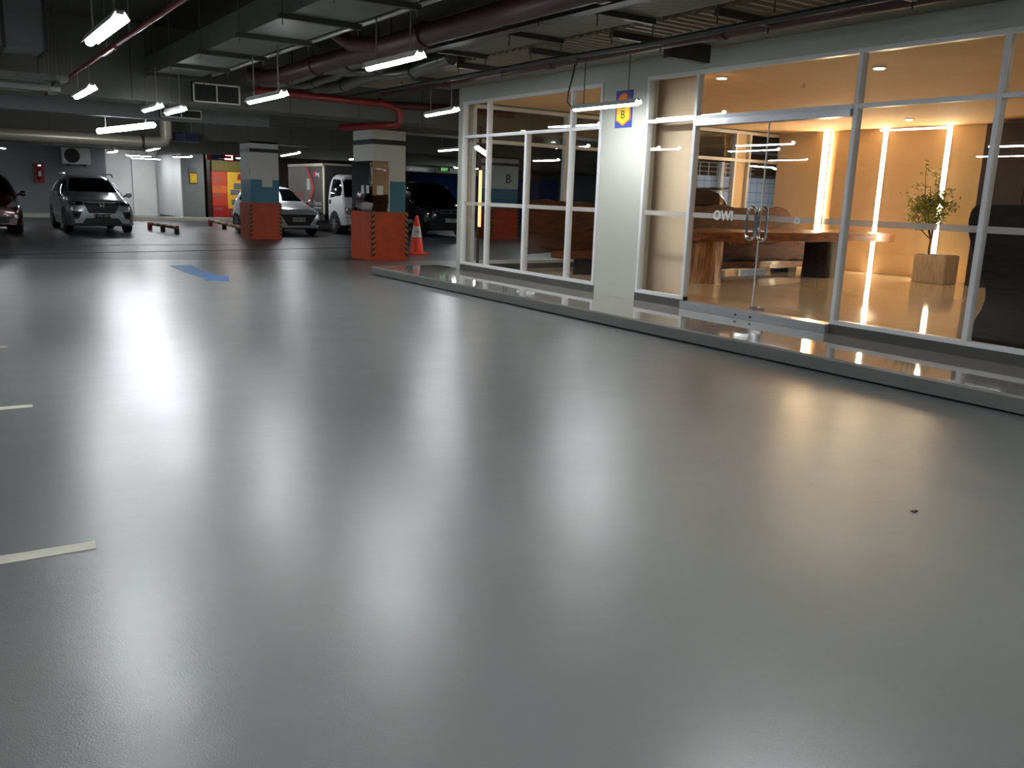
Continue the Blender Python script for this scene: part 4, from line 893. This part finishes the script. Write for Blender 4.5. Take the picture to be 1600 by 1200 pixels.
# black van
def van_extra(t, pr):
    for a in (90, 210, 330):
        c = Vector((.035*math.cos(R(a)), 0, .845+.035*math.sin(R(a)))); d = Vector((math.cos(R(a)), 0, math.sin(R(a)))); e = Vector((-d.z, 0, d.x))
        MB().add([c-d*.035+Vector((0, -.03, 0)), c+e*.022+Vector((0, -.03, 0)), c+d*.035+Vector((0, -.03, 0)), c-e*.022+Vector((0, -.03, 0)), c-d*.035, c+e*.022, c+d*.035, c-e*.022], [(0, 1, 2, 3), (4, 7, 6, 5), (0, 4, 5, 1), (1, 5, 6, 2), (2, 6, 7, 3), (3, 7, 4, 0)]).build('emblem', 'chrome', t)
    for z in (.79, .90): MB().box(-.42, .42, -.02, .03, z-.008, z+.008).build('chrome_strip', 'chrome', t)
make_car('parked_van', 'black box shaped van beyond the orange cone', (14.75, 25.6, 0), 0.0, 4.4, 1.75, 1.86, 'paint_black',
    [(0, .90), (.04, .98), (.14, 1.02), (.6, 1.10), (.7, 1.14), (1.35, 1.74), (1.7, 1.82), (3.9, 1.82), (4.3, 1.5), (4.4, 1.0)],
    [(0, .78), (.08, .84), (.3, .87), (4.1, .87), (4.4, .8)], [(0, .28), (.15, .22), (4.4, .3)], 1.08, .14,
    [('grille', [(-.42, .91), (.42, .91)], [(-.38, .78), (.38, .78)], 'black_plastic'), ('lower_intake', [(-.6, .42), (.6, .42)], [(-.6, .28), (.6, .28)], 'black_plastic')]
    + both('headlight', [(.46, .92), (.76, .92)], [(.46, .77), (.76, .77)], 'lens_dark') + both('lamp_unit', [(.50, .90), (.60, .90)], [(.50, .80), (.60, .80)], 'lens_clear'),
    (.7, 3.5), .31, [([(.95, 1.2), (1.3, 1.6), (1.8, 1.66)], [(.95, 1.12), (1.75, 1.12)]), ([(1.85, 1.66), (3.8, 1.66)], [(1.85, 1.12), (3.8, 1.12)])],
    plate='A 1185 AY', plate_z=.56, ws=([(-.62, 1.70), (.62, 1.70)], [(-.74, 1.17), (.74, 1.17)], .95), extra=van_extra, rimm='rim_dark')
# dark car behind the lobby glazing, side on with its rear to the right
def suv_extra(t, pr):
    MB().prism([(3.62, 1.60), (4.05, 1.63), (4.08, 1.60), (3.7, 1.55)], 'X', -.58, .58).build('spoiler', 'paint_darkgrey', t)
dk = make_car('parked_car', 'dark hatchback with roof spoiler seen through the lobby', (12.6, 15.85, 0), R(-90), 4.2, 1.75, 1.62, 'paint_darkgrey',
    [(0, .74), (.06, .84), (.9, 1.02), (1.0, 1.06), (1.8, 1.54), (2.2, 1.6), (3.4, 1.58), (3.75, 1.52), (4.05, 1.05), (4.2, .8)],
    [(0, .68), (.1, .78), (.3, .86), (3.7, .87), (4.2, .78)], [(0, .26), (.15, .2), (4.2, .3)], 1.0, .22,
    both('headlight', [(.5, .86), (.8, .88)], [(.5, .72), (.8, .74)], 'lens_clear'), (.8, 3.4), .32,
    [([(1.4, 1.1), (1.8, 1.42), (2.2, 1.46)], [(1.4, 1.03), (2.2, 1.03)]), ([(2.25, 1.46), (3.3, 1.44)], [(2.25, 1.03), (3.3, 1.06)])],
    ws=([(-.55, 1.5), (.55, 1.5)], [(-.7, 1.09), (.7, 1.09)], 1.25), rear=[('rear_window', [(-.55, 1.48), (.55, 1.48)], [(-.66, 1.12), (.66, 1.12)], 'car_glass')]+both('tail_lamp', [(.6, 1.0), (.8, 1.02)], [(.62, .82), (.8, .82)], 'tail_red'), extra=suv_extra, rimm='rim_dark')
dk.scale = (1.05, 1.06, 1.13)

# box truck
tk = thing('box_truck', 'white cab delivery truck with dark printed cargo box', 'truck', (12.29, 26.9, 0), 0.0, local=True)
cabtop = [(0, .92), (.03, 1.02), (.08, 1.16), (.14, 1.26), (.50, 1.88), (.66, 1.95), (1.2, 1.97), (1.28, 1.95)]
cb_ = car_body(1.28, 1.70, cabtop, [(0, .76), (.06, .82), (.2, .845), (1.28, .845)], [(0, .34), (.1, .30), (1.28, .34)], 1.12, 1.97, .10, 7.0, 30)
pr = Proj(cb_); cb_.build('cab', 'paint_white', tk, smooth=True)
patch(pr, [(-.66, 1.80), (.66, 1.80)], [(-.74, 1.22), (.74, 1.22)], 'F', .012, 14, 8).build('windscreen', 'car_glass', tk, smooth=True)
for v in 'LR': patch(pr, [(.32, 1.42), (.54, 1.78), (1.10, 1.80)], [(.32, 1.28), (1.10, 1.18)], v, .012, 10, 5).build('side_window', 'car_glass', tk, smooth=True)
for nm, a, b, m in both('headlight', [(.46, .84), (.60, .86), (.79, .90)], [(.46, .66), (.62, .64), (.79, .70)], 'lens_clear')+[('grille', [(-.42, .84), (.42, .84)], [(-.42, .72), (.42, .72)], 'black_plastic'), ('bumper_gap', [(-.78, .58), (.78, .58)], [(-.78, .565), (.78, .565)], 'steel_dark')]:
    patch(pr, a, b, 'F', .012, 12, 4).build(nm, m, tk, smooth=True)
for s in (-1, 1):
    MB().box(s*.855-.012, s*.855+.012, 1.06, 1.18, .98, 1.12).build('door_handle', 'black_plastic', tk)
    MB().tube([(s*.80, .25, 1.30), (s*.98, .12, 1.42)], .014, 6).build('mirror_arm', 'black_plastic', tk); MB().box(s*.98-.08, s*.98+.08, .06, .12, 1.25, 1.55).build('wing_mirror', 'black_plastic', tk, bevel=.02)
    arch(tk, s*.85, .76, .42, .34, 1.7); wheel(tk, s*.76, .76, .345, .2, 'rim', 8)
    wheel(tk, s*.76, 3.6, .345, .22, 'rim', 8)
MB().box(-.4, .4, .5, 5.0, .42, .58).build('chassis', 'black_plastic', tk)
for s_ in (-1, 1): MB().box(s_*.77-.05, s_*.77+.05, 1.7, 3.0, .40, .62).build('side_guard', 'steel_dark', tk)
bx0 = -.94; cargo = MB().box(-.94, .94, 1.42, 4.9, .66, 2.28).build('cargo_box', 'box_grey', tk, bevel=.01)
for a in ((bx0-.012, bx0+.03, 1.40, 1.50, .62, 2.31), (bx0-.012, bx0+.03, 1.40, 4.9, 2.22, 2.31), (-bx0-.03, -bx0+.012, 1.40, 1.50, .62, 2.31), (bx0, -bx0, 1.39, 1.42, 2.25, 2.31)): MB().box(*a).build('edge_trim', 'box_trim', cargo)
MB().prism([(3.05, .80), (4.85, .80), (4.85, 2.2), (3.0, 2.2), (2.45, 1.5)], 'X', bx0-.008, bx0-.001).build('pale_print', 'box_pale', cargo)
MB().prism([(2.88, 2.2), (3.10, 2.2), (2.45, 1.5), (3.14, .80), (2.92, .80), (2.22, 1.5)], 'X', bx0-.012, bx0-.002).build('red_chevron', 'box_red', cargo)
MB().box(bx0-.014, bx0-.002, 2.7, 3.0, 1.42, 1.80).build('pale_block', 'card_white', cargo)
MB().box(bx0-.012, bx0-.002, 2.12, 2.36, 1.88, 2.02).build('red_logo', 'box_red', cargo); MB().prism([(2.12, 1.86), (2.06, 1.92), (1.92, 1.90), (1.82, 1.82), (1.82, 2.02), (1.92, 1.97), (2.06, 2.0), (2.12, 2.05)], 'X', bx0-.012, bx0-.002).build('white_logo', 'card_white', cargo)
text('lettering', 'Express', .24, 'card_white', (bx0-.012, 2.0, .98), FACE_MX, cargo, .002, shear=.2)
MB().box(bx0-.012, bx0-.002, 1.7, 2.35, .80, .84).build('small_print', 'card_white', cargo)
for z, w in ((1.30, .9), (1.20, .8), (1.10, .6)): MB().box(bx0-.013, bx0-.002, 3.4, 3.4+w, z-.03, z+.02).build('red_print', 'box_red', cargo)

# ------------------------------------------------------------------ renderer-neutral light transport
S.cycles.max_bounces = 10; S.cycles.diffuse_bounces = 4; S.cycles.glossy_bounces = 5; S.cycles.transparent_max_bounces = 24; S.cycles.sample_clamp_indirect = 6.0
